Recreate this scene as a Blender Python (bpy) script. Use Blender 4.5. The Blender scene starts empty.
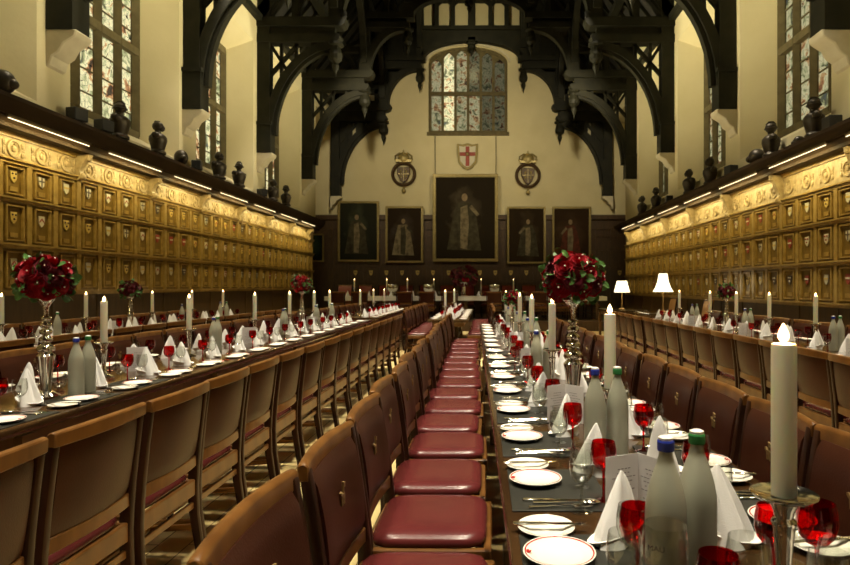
import bpy, bmesh, math, random
from mathutils import Vector, Matrix
random.seed(7)
PI = math.pi
SC = bpy.context.scene
COL = SC.collection
R = math.radians

# ------------------------------------------------------------------ materials
def new_mat(name):
    m = bpy.data.materials.new(name); m.use_nodes = True
    nt = m.node_tree; nt.nodes.clear()
    out = nt.nodes.new('ShaderNodeOutputMaterial')
    return m, nt, out

def N(nt, kind, **kw):
    n = nt.nodes.new(kind)
    for k, v in kw.items():
        if k in n.inputs: n.inputs[k].default_value = v
        else: setattr(n, k, v)
    return n

def pbr(name, col, rough=0.5, metal=0.0, col2=None, scale=8.0, stretch=(1, 1, 1), bump=0.0, coat=0.0, trans=0.0, sss=0.0, spec=0.5, bump_scale=None, emit=None, emit_s=0.0, detail=4.0):
    m, nt, out = new_mat(name)
    b = N(nt, 'ShaderNodeBsdfPrincipled')
    b.inputs['Base Color'].default_value = (*col, 1)
    b.inputs['Roughness'].default_value = rough
    b.inputs['Metallic'].default_value = metal
    b.inputs['Coat Weight'].default_value = coat
    b.inputs['Coat Roughness'].default_value = 0.15
    b.inputs['Transmission Weight'].default_value = trans
    b.inputs['Specular IOR Level'].default_value = spec
    if sss:
        b.inputs['Subsurface Weight'].default_value = sss
        b.inputs['Subsurface Radius'].default_value = (0.03, 0.015, 0.008)
    if emit:
        b.inputs['Emission Color'].default_value = (*emit, 1)
        b.inputs['Emission Strength'].default_value = emit_s
    if col2 or bump:
        tc = N(nt, 'ShaderNodeTexCoord'); mp = N(nt, 'ShaderNodeMapping')
        mp.inputs['Scale'].default_value = stretch
        nt.links.new(tc.outputs['Object'], mp.inputs['Vector'])
        nz = N(nt, 'ShaderNodeTexNoise'); nz.inputs['Scale'].default_value = scale; nz.inputs['Detail'].default_value = detail
        nt.links.new(mp.outputs[0], nz.inputs['Vector'])
        if col2:
            cr = N(nt, 'ShaderNodeValToRGB')
            cr.color_ramp.elements[0].position = 0.3; cr.color_ramp.elements[0].color = (*col, 1)
            cr.color_ramp.elements[1].position = 0.7; cr.color_ramp.elements[1].color = (*col2, 1)
            nt.links.new(nz.outputs['Fac'], cr.inputs[0]); nt.links.new(cr.outputs[0], b.inputs['Base Color'])
        if bump:
            n2 = nz
            if bump_scale:
                n2 = N(nt, 'ShaderNodeTexNoise'); n2.inputs['Scale'].default_value = bump_scale
                nt.links.new(tc.outputs['Object'], n2.inputs['Vector'])
            bp = N(nt, 'ShaderNodeBump'); bp.inputs['Strength'].default_value = bump; bp.inputs['Distance'].default_value = 0.01
            nt.links.new(n2.outputs['Fac'], bp.inputs['Height']); nt.links.new(bp.outputs[0], b.inputs['Normal'])
    nt.links.new(b.outputs[0], out.inputs[0])
    return m

def thin_glass(name, tint=(1, 1, 1), ior=1.45):
    m, nt, out = new_mat(name)
    t = N(nt, 'ShaderNodeBsdfTransparent'); t.inputs[0].default_value = (*tint, 1)
    g = N(nt, 'ShaderNodeBsdfGlossy'); g.inputs['Roughness'].default_value = 0.03
    f = N(nt, 'ShaderNodeLayerWeight'); f.inputs['Blend'].default_value = .25
    mx = N(nt, 'ShaderNodeMixShader')
    pw_ = N(nt, 'ShaderNodeMath', operation='POWER'); pw_.inputs[1].default_value = 1.6
    mul = N(nt, 'ShaderNodeMath', operation='MULTIPLY_ADD'); mul.inputs[1].default_value = 1.0; mul.inputs[2].default_value = 0.05
    nt.links.new(f.outputs['Facing'], pw_.inputs[0]); nt.links.new(pw_.outputs[0], mul.inputs[0])
    nt.links.new(mul.outputs[0], mx.inputs[0]); nt.links.new(t.outputs[0], mx.inputs[1]); nt.links.new(g.outputs[0], mx.inputs[2])
    nt.links.new(mx.outputs[0], out.inputs[0])
    return m

def emis(name, col, s):
    m, nt, out = new_mat(name)
    e = N(nt, 'ShaderNodeEmission'); e.inputs[0].default_value = (*col, 1); e.inputs[1].default_value = s
    nt.links.new(e.outputs[0], out.inputs[0])
    return m

def stained(name, strength, clear=0.45):
    """stained glass, daylight behind put in as emission: coloured quarries between dark leads"""
    m, nt, out = new_mat(name)
    tc = N(nt, 'ShaderNodeTexCoord')
    v = N(nt, 'ShaderNodeTexVoronoi'); v.inputs['Scale'].default_value = 10.0
    nt.links.new(tc.outputs['Object'], v.inputs['Vector'])
    v2 = N(nt, 'ShaderNodeTexVoronoi', feature='DISTANCE_TO_EDGE'); v2.inputs['Scale'].default_value = 10.0
    nt.links.new(tc.outputs['Object'], v2.inputs['Vector'])
    nz = N(nt, 'ShaderNodeTexNoise'); nz.inputs['Scale'].default_value = 3.4; nz.inputs['Detail'].default_value = 2.5; nz.inputs['Distortion'].default_value = 1.1
    nt.links.new(tc.outputs['Object'], nz.inputs['Vector'])
    j = N(nt, 'ShaderNodeSeparateColor'); nt.links.new(v.outputs['Color'], j.inputs[0])
    ma = N(nt, 'ShaderNodeMath', operation='MULTIPLY_ADD'); ma.inputs[1].default_value = .10; nt.links.new(j.outputs[0], ma.inputs[0]); nt.links.new(nz.outputs['Fac'], ma.inputs[2])
    cr = N(nt, 'ShaderNodeValToRGB'); el = cr.color_ramp.elements
    o = clear - .35
    pal = [(.24, (.10, .14, .17)), (.36, (.20, .19, .09)), (.44, (.55, .56, .27)), (.50, (.92, .84, .46)), (.60, (.98, .90, .50)), (.635, (.85, .56, .24)), (.70, (.46, .20, .08)), (.76, (.10, .07, .04))]
    el[0].position = pal[0][0]; el[0].color = (*pal[0][1], 1); el[1].position = pal[1][0]; el[1].color = (*pal[1][1], 1)
    for p, c in pal[2:]:
        e = el.new(p); e.color = (*c, 1)
    nt.links.new(ma.outputs[0], cr.inputs[0])
    mix = cr
    lead = N(nt, 'ShaderNodeMath', operation='GREATER_THAN'); lead.inputs[1].default_value = 0.016
    nt.links.new(v2.outputs['Distance'], lead.inputs[0])
    e = N(nt, 'ShaderNodeEmission'); e.inputs[1].default_value = strength
    ml = N(nt, 'ShaderNodeMix', data_type='RGBA'); nt.links.new(lead.outputs[0], ml.inputs[0])
    ml.inputs[6].default_value = (0.01, 0.01, 0.008, 1); nt.links.new(mix.outputs[0], ml.inputs[7])
    nt.links.new(ml.outputs[2], e.inputs[0])
    g = N(nt, 'ShaderNodeBsdfGlossy'); g.inputs['Roughness'].default_value = 0.25; g.inputs[0].default_value = (.015, .015, .012, 1)
    ad = N(nt, 'ShaderNodeAddShader'); nt.links.new(e.outputs[0], ad.inputs[0]); nt.links.new(g.outputs[0], ad.inputs[1])
    nt.links.new(ad.outputs[0], out.inputs[0])
    return m

def canvas(name, bg, fig, c=(0, 0), w=(0.3, 0.8), seed=0.0):
    """old dark oil painting: brown ground with a soft pale upright patch, broken by brush noise"""
    m, nt, out = new_mat(name)
    b = N(nt, 'ShaderNodeBsdfPrincipled'); b.inputs['Roughness'].default_value = 0.6; b.inputs['Specular IOR Level'].default_value = 0.03
    tc = N(nt, 'ShaderNodeTexCoord'); mp = N(nt, 'ShaderNodeMapping')
    mp.inputs['Location'].default_value = (-c[0] / w[0], 0, -c[1] / w[1]); mp.inputs['Scale'].default_value = (1 / w[0], 0.0, 1 / w[1])
    nt.links.new(tc.outputs['Object'], mp.inputs['Vector'])
    nz = N(nt, 'ShaderNodeTexNoise'); nz.inputs['Scale'].default_value = 2.6; nz.inputs['Detail'].default_value = 5
    of = N(nt, 'ShaderNodeMapping'); of.inputs['Location'].default_value = (seed, seed * 2.1, seed)
    nt.links.new(tc.outputs['Object'], of.inputs['Vector']); nt.links.new(of.outputs[0], nz.inputs['Vector'])
    ad = N(nt, 'ShaderNodeVectorMath', operation='MULTIPLY_ADD')
    nt.links.new(nz.outputs['Color'], ad.inputs[0]); ad.inputs[1].default_value = (1.6, 0, 0.8)
    nt.links.new(mp.outputs[0], ad.inputs[2])
    sb = N(nt, 'ShaderNodeVectorMath', operation='SUBTRACT'); sb.inputs[1].default_value = (.8, 0, .4)
    nt.links.new(ad.outputs[0], sb.inputs[0])
    gr = N(nt, 'ShaderNodeTexGradient', gradient_type='SPHERICAL'); nt.links.new(sb.outputs[0], gr.inputs[0])
    mu = N(nt, 'ShaderNodeMath', operation='MULTIPLY'); nt.links.new(gr.outputs['Fac'], mu.inputs[0]); nt.links.new(nz.outputs['Fac'], mu.inputs[1])
    cr = N(nt, 'ShaderNodeValToRGB'); cr.color_ramp.elements[0].position = 0.02; cr.color_ramp.elements[0].color = (*bg, 1)
    cr.color_ramp.elements[1].position = 0.5; cr.color_ramp.elements[1].color = (*fig, 1)
    nt.links.new(mu.outputs[0], cr.inputs[0]); nt.links.new(cr.outputs[0], b.inputs['Base Color'])
    nt.links.new(b.outputs[0], out.inputs[0])
    return m

M = {}
M['plaster'] = pbr('plaster', (.66, .58, .34), .9, col2=(.72, .64, .40), scale=1.3, bump=.25, bump_scale=14)
M['stone'] = pbr('stone', (.60, .54, .38), .85, col2=(.68, .62, .46), scale=5, bump=.3)
M['mullion'] = pbr('mullion_stone', (.10, .08, .035), .9, col2=(.15, .12, .055), scale=6, bump=.3)
M['oak'] = pbr('oak_panel', (.150, .088, .012), .42, col2=(.22, .135, .022), scale=5, stretch=(3, 3, .5), bump=.15, coat=.15)
M['oak_mould'] = pbr('oak_moulding', (.26, .165, .035), .32, col2=(.40, .27, .075), scale=9, bump=.2, coat=.2)
M['oak_dark'] = pbr('dark_oak', (.050, .026, .010), .5, col2=(.085, .045, .016), scale=5, stretch=(3, 3, .5), bump=.2)
M['oak_dado'] = pbr('dado_oak', (.055, .029, .008), .45, col2=(.085, .046, .012), scale=5, stretch=(3, 3, .5), coat=.15)
M['oak_carved'] = pbr('carved_oak', (.26, .19, .08), .5, col2=(.44, .34, .17), scale=11, bump=.6)
M['cornice'] = pbr('cornice_oak', (.022, .012, .004), .7, col2=(.038, .021, .007), scale=4, stretch=(2, .5, 2), spec=.2)
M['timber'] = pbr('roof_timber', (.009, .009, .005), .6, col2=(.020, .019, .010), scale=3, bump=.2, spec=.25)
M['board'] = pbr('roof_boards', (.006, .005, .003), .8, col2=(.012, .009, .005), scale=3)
M['floor'] = None
M['table'] = pbr('table_top_wood', (.028, .014, .006), .12, col2=(.060, .030, .011), scale=4, stretch=(3, .4, 3), coat=.5)
M['table_leg'] = pbr('table_leg_wood', (.10, .052, .020), .35, col2=(.16, .085, .03), scale=5, stretch=(2, 2, .5))
M['chair_wood'] = pbr('chair_wood', (.095, .038, .009), .3, col2=(.165, .072, .018), scale=7, stretch=(2, 2, .6), spec=.2)
M['chair_post'] = pbr('chair_post_wood', (.018, .007, .004), .35, col2=(.036, .013, .006), scale=7, stretch=(2, 2, .6), spec=.12)
M['leather_back'] = pbr('brown_leather', (.038, .011, .0055), .40, col2=(.052, .016, .008), scale=6, bump=.08, bump_scale=160, spec=.10)
M['leather_seat'] = pbr('oxblood_leather', (.082, .013, .014), .27, col2=(.108, .019, .018), scale=5, bump=.08, bump_scale=160, coat=.08, spec=.4)
M['leather_red'] = pbr('red_leather', (.22, .025, .015), .4, col2=(.27, .035, .02), scale=5)
M['gilt'] = pbr('gilt', (.26, .17, .06), .5, metal=.3)
M['gold_frame'] = pbr('gold_frame', (.26, .20, .07), .4, metal=.35, col2=(.36, .28, .10), scale=14, bump=.5)
M['silver'] = pbr('silver', (.82, .79, .70), .12, metal=1.0)
M['silver_lumpy'] = pbr('mercury_glass', (.80, .77, .66), .14, metal=1.0, bump=1.0, bump_scale=30)
M['candle'] = pbr('ivory_wax', (.92, .86, .66), .35, sss=.5)
M['wick'] = pbr('wick', (.02, .02, .02), .9)
M['flame'] = emis('flame', (1.0, .62, .24), 15.0)
M['china'] = pbr('china', (.85, .83, .75), .12, coat=.3)
M['rim_red'] = pbr('rim_red', (.40, .02, .02), .25)
M['linen'] = pbr('linen', (.88, .88, .87), .8, bump=.15, bump_scale=300)
M['cloth'] = pbr('tablecloth_white', (.85, .82, .72), .85, bump=.15, bump_scale=40)
M['slate'] = pbr('slate_mat', (.016, .016, .012), .55, col2=(.024, .024, .019), scale=9, spec=.25)
M['glass'] = thin_glass('clear_glass', (.96, .97, .95))
M['ruby'] = thin_glass('ruby_glass', (.80, .05, .06))
M['frost'] = pbr('frosted_glass', (.50, .51, .40), .32, col2=(.54, .55, .43), scale=3, coat=.25, trans=.35)
M['cap_blue'] = pbr('blue_cap', (.02, .04, .35), .4)
M['cap_green'] = pbr('green_cap', (.03, .22, .06), .4)
M['cap_white'] = pbr('white_cap', (.8, .8, .78), .4)
M['paper'] = pbr('card', (.80, .79, .80), .8)
M['ink'] = pbr('ink', (.12, .10, .12), .8)
M['plum'] = pbr('plum_card_edge', (.12, .03, .06), .7)
M['rose'] = pbr('rose_petal', (.38, .005, .016), .6, col2=(.24, .003, .010), scale=30, spec=.25)
M['rose_dark'] = pbr('dark_rose_petal', (.14, .004, .015), .6, col2=(.09, .003, .010), scale=30)
M['leaf'] = pbr('rose_leaf', (.035, .12, .02), .38, col2=(.10, .22, .05), scale=20)
M['pearl'] = pbr('pearl', (.8, .75, .65), .15)
M['iron'] = pbr('armour_steel', (.030, .024, .016), .42, metal=.5, col2=(.07, .055, .035), scale=8, bump=.2)
M['black'] = pbr('black_metal', (.012, .012, .012), .45)
M['bronze'] = pbr('dark_bronze', (.055, .030, .012), .5, metal=.15, col2=(.10, .055, .022), scale=16, bump=.5)
M['shield_w'] = pbr('shield_silver', (.62, .58, .44), .45)
M['shield_g'] = pbr('shield_gold', (.62, .45, .12), .45)
M['shield_r'] = pbr('shield_red', (.32, .05, .03), .45)
M['shield_b'] = pbr('shield_dark', (.09, .07, .06), .45)
M['tube'] = emis('tube_lamp', (1.0, .80, .46), 3.2)
M['shade'] = pbr('lamp_shade', (.95, .9, .75), .8, emit=(1, .86, .56), emit_s=2.4)
M['pane'] = stained('stained_bright', 1.0)  # pane strengths stand in for the daylight behind each window
M['pane_side'] = stained('stained_side', .5, .28)
M['pane_dim'] = stained('stained_dim', .10, .35)
M['pane_mid'] = stained('stained_mid', .34, .45)
M['pale_wood'] = pbr('pale_chair_wood', (.42, .22, .07), .45)

def floor_mat():
    m, nt, out = new_mat('floor_boards')
    b = N(nt, 'ShaderNodeBsdfPrincipled'); b.inputs['Roughness'].default_value = .38
    tc = N(nt, 'ShaderNodeTexCoord'); mp = N(nt, 'ShaderNodeMapping'); mp.inputs['Rotation'].default_value = (0, 0, PI / 2)
    nt.links.new(tc.outputs['Object'], mp.inputs[0])
    br = N(nt, 'ShaderNodeTexBrick'); br.inputs['Scale'].default_value = 1.0
    br.inputs['Brick Width'].default_value = 2.2; br.inputs['Row Height'].default_value = .16; br.inputs['Mortar Size'].default_value = .004
    br.inputs['Color1'].default_value = (.64, .50, .22, 1); br.inputs['Color2'].default_value = (.76, .61, .29, 1); br.inputs['Mortar'].default_value = (.10, .06, .02, 1)
    nt.links.new(mp.outputs[0], br.inputs[0]); nt.links.new(br.outputs[0], b.inputs[0]); nt.links.new(b.outputs[0], out.inputs[0])
    return m
M['floor'] = floor_mat()

# ------------------------------------------------------------------ mesh builder
class MB:
    def __init__(s):
        s.v = []; s.f = []
    def add(s, vs, fs):
        o = len(s.v); s.v += [tuple(p) for p in vs]; s.f += [tuple(o + i for i in f) for f in fs]
        return s
    def box(s, x0, x1, y0, y1, z0, z1, mat=None):
        c = [(x0, y0, z0), (x1, y0, z0), (x1, y1, z0), (x0, y1, z0), (x0, y0, z1), (x1, y0, z1), (x1, y1, z1), (x0, y1, z1)]
        if mat: c = [mat @ Vector(p) for p in c]
        if (x1 - x0) * (y1 - y0) * (z1 - z0) < 0:
            return s.add(c, [(0, 1, 2, 3), (4, 7, 6, 5), (0, 4, 5, 1), (1, 5, 6, 2), (2, 6, 7, 3), (3, 7, 4, 0)])
        return s.add(c, [(0, 3, 2, 1), (4, 5, 6, 7), (0, 1, 5, 4), (1, 2, 6, 5), (2, 3, 7, 6), (3, 0, 4, 7)])
    def cbox(s, cx, cy, cz, sx, sy, sz):
        return s.box(cx - sx / 2, cx + sx / 2, cy - sy / 2, cy + sy / 2, cz - sz / 2, cz + sz / 2)
    def loft(s, rings, closed_ring=True, caps=True):
        n = len(rings[0]); vs = [p for r in rings for p in r]; fs = []
        for i in range(len(rings) - 1):
            for j in range(n if closed_ring else n - 1):
                k = (j + 1) % n
                fs.append((i * n + j, i * n + k, (i + 1) * n + k, (i + 1) * n + j))
        if caps and closed_ring:
            fs.append(tuple(range(n - 1, -1, -1))); fs.append(tuple((len(rings) - 1) * n + j for j in range(n)))
        return s.add(vs, fs)
    def lathe(s, prof, n=16, c=(0, 0, 0), caps=True):
        rings = [[(c[0] + r * math.cos(2 * PI * k / n), c[1] + r * math.sin(2 * PI * k / n), c[2] + z) for k in range(n)] for r, z in prof]
        return s.loft(rings, True, caps)
    def bar(s, pts, w, t, up=(0, 1, 0)):
        """rectangular bar swept along pts; w across (perpendicular to up), t along up"""
        up = Vector(up); rings = []
        P = [Vector(p) for p in pts]
        for i, p in enumerate(P):
            d = (P[min(i + 1, len(P) - 1)] - P[max(i - 1, 0)]).normalized()
            a = d.cross(up).normalized(); u = a.cross(d).normalized()
            ww = w[i] if isinstance(w, (list, tuple)) else w
            tt = t[i] if isinstance(t, (list, tuple)) else t
            rings.append([p - a * ww / 2 - u * tt / 2, p + a * ww / 2 - u * tt / 2, p + a * ww / 2 + u * tt / 2, p - a * ww / 2 + u * tt / 2])
        return s.loft(rings)
    def tube(s, pts, r, n=8):
        P = [Vector(p) for p in pts]; rings = []
        for i, p in enumerate(P):
            d = (P[min(i + 1, len(P) - 1)] - P[max(i - 1, 0)]).normalized()
            a = d.cross(Vector((0, 0, 1)) if abs(d.z) < .9 else Vector((1, 0, 0))).normalized(); b = d.cross(a)
            rr = r[i] if isinstance(r, (list, tuple)) else r
            rings.append([p + (a * math.cos(2 * PI * k / n) + b * math.sin(2 * PI * k / n)) * rr for k in range(n)])
        return s.loft(rings)
    def sphere(s, c, r, n=12, m=8, sc=(1, 1, 1)):
        rings = []
        for i in range(1, m):
            a = PI * i / m
            rings.append([(c[0] + sc[0] * r * math.sin(a) * math.cos(2 * PI * k / n), c[1] + sc[1] * r * math.sin(a) * math.sin(2 * PI * k / n), c[2] - sc[2] * r * math.cos(a)) for k in range(n)])
        return s.loft(rings)
    def torus(s, c, R0, r, axis='z', n=28, m=8, arc=2 * PI):
        rings = []
        for i in range(n + 1):
            a = arc * i / n; ring = []
            for k in range(m):
                b = 2 * PI * k / m; q = R0 + r * math.cos(b); h = r * math.sin(b)
                p = (q * math.cos(a), q * math.sin(a), h) if axis == 'z' else (q * math.cos(a), h, q * math.sin(a)) if axis == 'y' else (h, q * math.cos(a), q * math.sin(a))
                ring.append((c[0] + p[0], c[1] + p[1], c[2] + p[2]))
            rings.append(ring)
        return s.loft(rings, True, arc < 2 * PI - .01)
    def prism(s, poly, axis, a0, a1):
        """outline given in the two other axes, extruded from a0 to a1 along axis"""
        def mk(p, a):
            return (a, p[0], p[1]) if axis == 'x' else (p[0], a, p[1]) if axis == 'y' else (p[0], p[1], a)
        return s.loft([[mk(p, a0) for p in poly], [mk(p, a1) for p in poly]])
    def build(s, name, mat, parent=None, smooth=False, bevel=0, seg=2, ang=40):
        me = bpy.data.meshes.new(name)
        bm = bmesh.new()
        vv = [bm.verts.new(p) for p in s.v]
        for f in s.f:
            try: bm.faces.new([vv[i] for i in f])
            except ValueError: pass
        bmesh.ops.remove_doubles(bm, verts=bm.verts, dist=1e-6)
        bmesh.ops.recalc_face_normals(bm, faces=bm.faces)
        if bevel:
            es = [e for e in bm.edges if len(e.link_faces) == 2 and e.calc_face_angle(0) > R(ang)]
            bmesh.ops.bevel(bm, geom=es, offset=bevel, segments=seg, profile=.5, affect='EDGES', clamp_overlap=True)
        bm.to_mesh(me); bm.free()
        me.materials.append(mat)
        if smooth or bevel:
            for p in me.polygons: p.use_smooth = True
            try: me.set_sharp_from_angle(angle=R(45 if smooth else 35))
            except Exception: pass
        o = bpy.data.objects.new(name, me); COL.objects.link(o)
        if parent: o.parent = parent
        return o

def empty(name, loc=(0, 0, 0), rz=0):
    o = bpy.data.objects.new(name, None); COL.objects.link(o); o.location = loc; o.rotation_euler[2] = rz
    return o
def tag(o, label, cat, group=None, kind=None):
    o['label'] = label; o['category'] = cat
    if group: o['group'] = group
    if kind: o['kind'] = kind
    return o
def struct(o, label=None):
    o['kind'] = 'structure'
    if label: o['label'] = label
    return o
def aim(o, d, yaxis=Vector((0, 1, 0))):
    z = -Vector(d).normalized(); x = Vector(yaxis).cross(z).normalized(); y = z.cross(x)
    o.rotation_euler = Matrix((x, y, z)).transposed().to_euler()
KIDS = {}
def dup(root, loc, rz=0, label=None, cat=None, group=None, scale=None):
    if root.name not in KIDS:
        KIDS[root.name] = [(c, list(c.children)) for c in root.children]
    r = root.copy(); COL.objects.link(r); r.location = loc; r.rotation_euler = (0, 0, rz)
    if scale: r.scale = scale
    if label: r['label'] = label
    if cat: r['category'] = cat
    if group: r['group'] = group
    for c0, gs in KIDS[root.name]:
        c = c0.copy(); COL.objects.link(c); c.parent = r
        for g0 in gs:
            g = g0.copy(); COL.objects.link(g); g.parent = c
    return r
class Proto:
    """first use moves the source itself, later uses copy it"""
    def __init__(s, root): s.root = root; s.used = False
    def put(s, loc, rz=0, label=None, cat=None, group=None, scale=None):
        KIDS.setdefault(s.root.name, [(c, list(c.children)) for c in s.root.children])
        if s.used: return dup(s.root, loc, rz, label, cat, group, scale)
        s.used = True; r = s.root; r.location = loc; r.rotation_euler = (0, 0, rz)
        if scale: r.scale = scale
        if label: r['label'] = label
        if cat: r['category'] = cat
        if group: r['group'] = group
        return r
ORD = ['first', 'second', 'third', 'fourth', 'fifth', 'sixth', 'seventh', 'eighth', 'ninth', 'tenth', 'eleventh', 'twelfth', 'thirteenth', 'fourteenth', 'fifteenth', 'sixteenth', 'seventeenth', 'eighteenth', 'nineteenth', 'twentieth']
ORD += ['twenty-' + o for o in ORD[:9]] + ['thirtieth'] + ['thirty-' + o for o in ORD[:9]]

# ------------------------------------------------------------------ the room
UL, UR = -6.05, 5.08     # upper walls
XL, XR = -6.2, 5.15           # inner faces of the side walls
YE = 24.4                     # end wall
YB = -3.0                     # wall behind the camera
YP = 21.9                     # where the panelled side walls stop
TR = [0.8, 4.7, 8.6, 12.4, 16.4, 20.4, 24.2]   # roof trusses
XC = -.49
fl = MB().box(-8.2, 7.2, YB, YE, -.1, 0).build('floor', M['floor']); struct(fl)
b = MB().box(-8.2, 7.2, YB - .3, YB, 0, 16); struct(b.build('wall_back', M['oak_dark']))

def wall_side(side):
    xf = UL if side < 0 else UR
    s = side
    m = MB(); m.box(XL if s < 0 else XR, (XL if s < 0 else XR) + s * .8, YB, YP, 0, 3.7); Z0 = 3.5
    ys = [YB] + [None]
    # openings between trusses
    ops = [(a + b_) / 2 for a, b_ in zip(TR[1:-2], TR[2:-1])]
    prev = YB
    zs0, zh0, zs1, zh1 = 3.9, 7.85, 4.25, 7.4
    for yc in ops:
        a, b_ = yc - 1.58, yc + 1.6
        m.box(xf, xf + s * .9, prev, a, Z0, 9.2)
        prev = b_
        m.box(xf, xf + s * .9, a, b_, Z0, zs0); m.box(xf, xf + s * .9, a, b_, zh0, 9.2)
        # splayed reveals
        xb = xf + s * .62; ya, yb = yc - 1.15, yc + 1.15
        F = [(xf, a, zs0), (xf, b_, zs0), (xf, b_, zh0), (xf, a, zh0)]
        G = [(xb, ya, zs1), (xb, yb, zs1), (xb, yb, zh1), (xb, ya, zh1)]
        m.loft([F, G], True, False)
    m.box(xf, xf + s * .9, prev, YP, Z0, 9.2)
    m.box(xf, xf + s * .9, YP, YE, 7.9, 9.2)       # head over the end alcove
    w = m.build('wall_left' if s < 0 else 'wall_right', M['plaster']); struct(w)
    # alcove beyond the panelling
    m = MB(); xo = xf + s * 1.3
    m.box(xo, xo + s * .2, YP - .5, YE, 0, 9.2)
    m.box(xf + s * .2, xo, YP - .5, YP - .3, 0, 9.2)
    struct(m.build('wall_alcove_left' if s < 0 else 'wall_alcove_right', M['plaster']))
    # windows
    for i, yc in enumerate(ops):
        wd = empty('window_%d' % ((1 if s < 0 else 11) + i)); struct(wd)
        xb = xf + s * .62; n = 4; W = 2.3; p = W / n; z0, z1, zt = 4.25, 7.4, 5.85
        fr = MB()
        for k in range(n + 1):
            y = yc - W / 2 + k * p; hw = .06 if 0 < k < n else .09
            fr.prism([(xb - s * .10, y), (xb, y - hw), (xb + s * .1, y - hw), (xb + s * .1, y + hw), (xb, y + hw)], 'z', z0, z1)
        for z, h in ((z0, .08), (zt, .07), (z1, .10)):
            fr.box(xb - s * .09, xb + s * .1, yc - W / 2, yc + W / 2, z - h, z + h)
        for k in range(1, 8):
            z = z0 + (z1 - z0) * k / 8; fr.box(xb - s * .0, xb + s * .03, yc - W / 2, yc + W / 2, z - .009, z + .009)
        # cusped heads
        for k in range(n):
            y0 = yc - W / 2 + k * p
            pts = [(y0, z1)] + [(y0 + p * t, z1 - .28 + .26 * math.sin(PI * t) ** .6) for t in (0, .1, .25, .4, .5, .6, .75, .9, 1)] + [(y0 + p, z1)]
            fr.loft([[(xb - s * .04, q[0], q[1]) for q in pts], [(xb + s * .08, q[0], q[1]) for q in pts]])
        fr.build('window_frame', M['mullion'], wd)
        MB().box(xb + s * .03, xb + s * .045, yc - W / 2, yc + W / 2, z0, z1).build('pane', M['pane'] if s < 0 else M['pane_side'], wd)
    return ops
OPS = wall_side(-1); wall_side(1)

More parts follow.
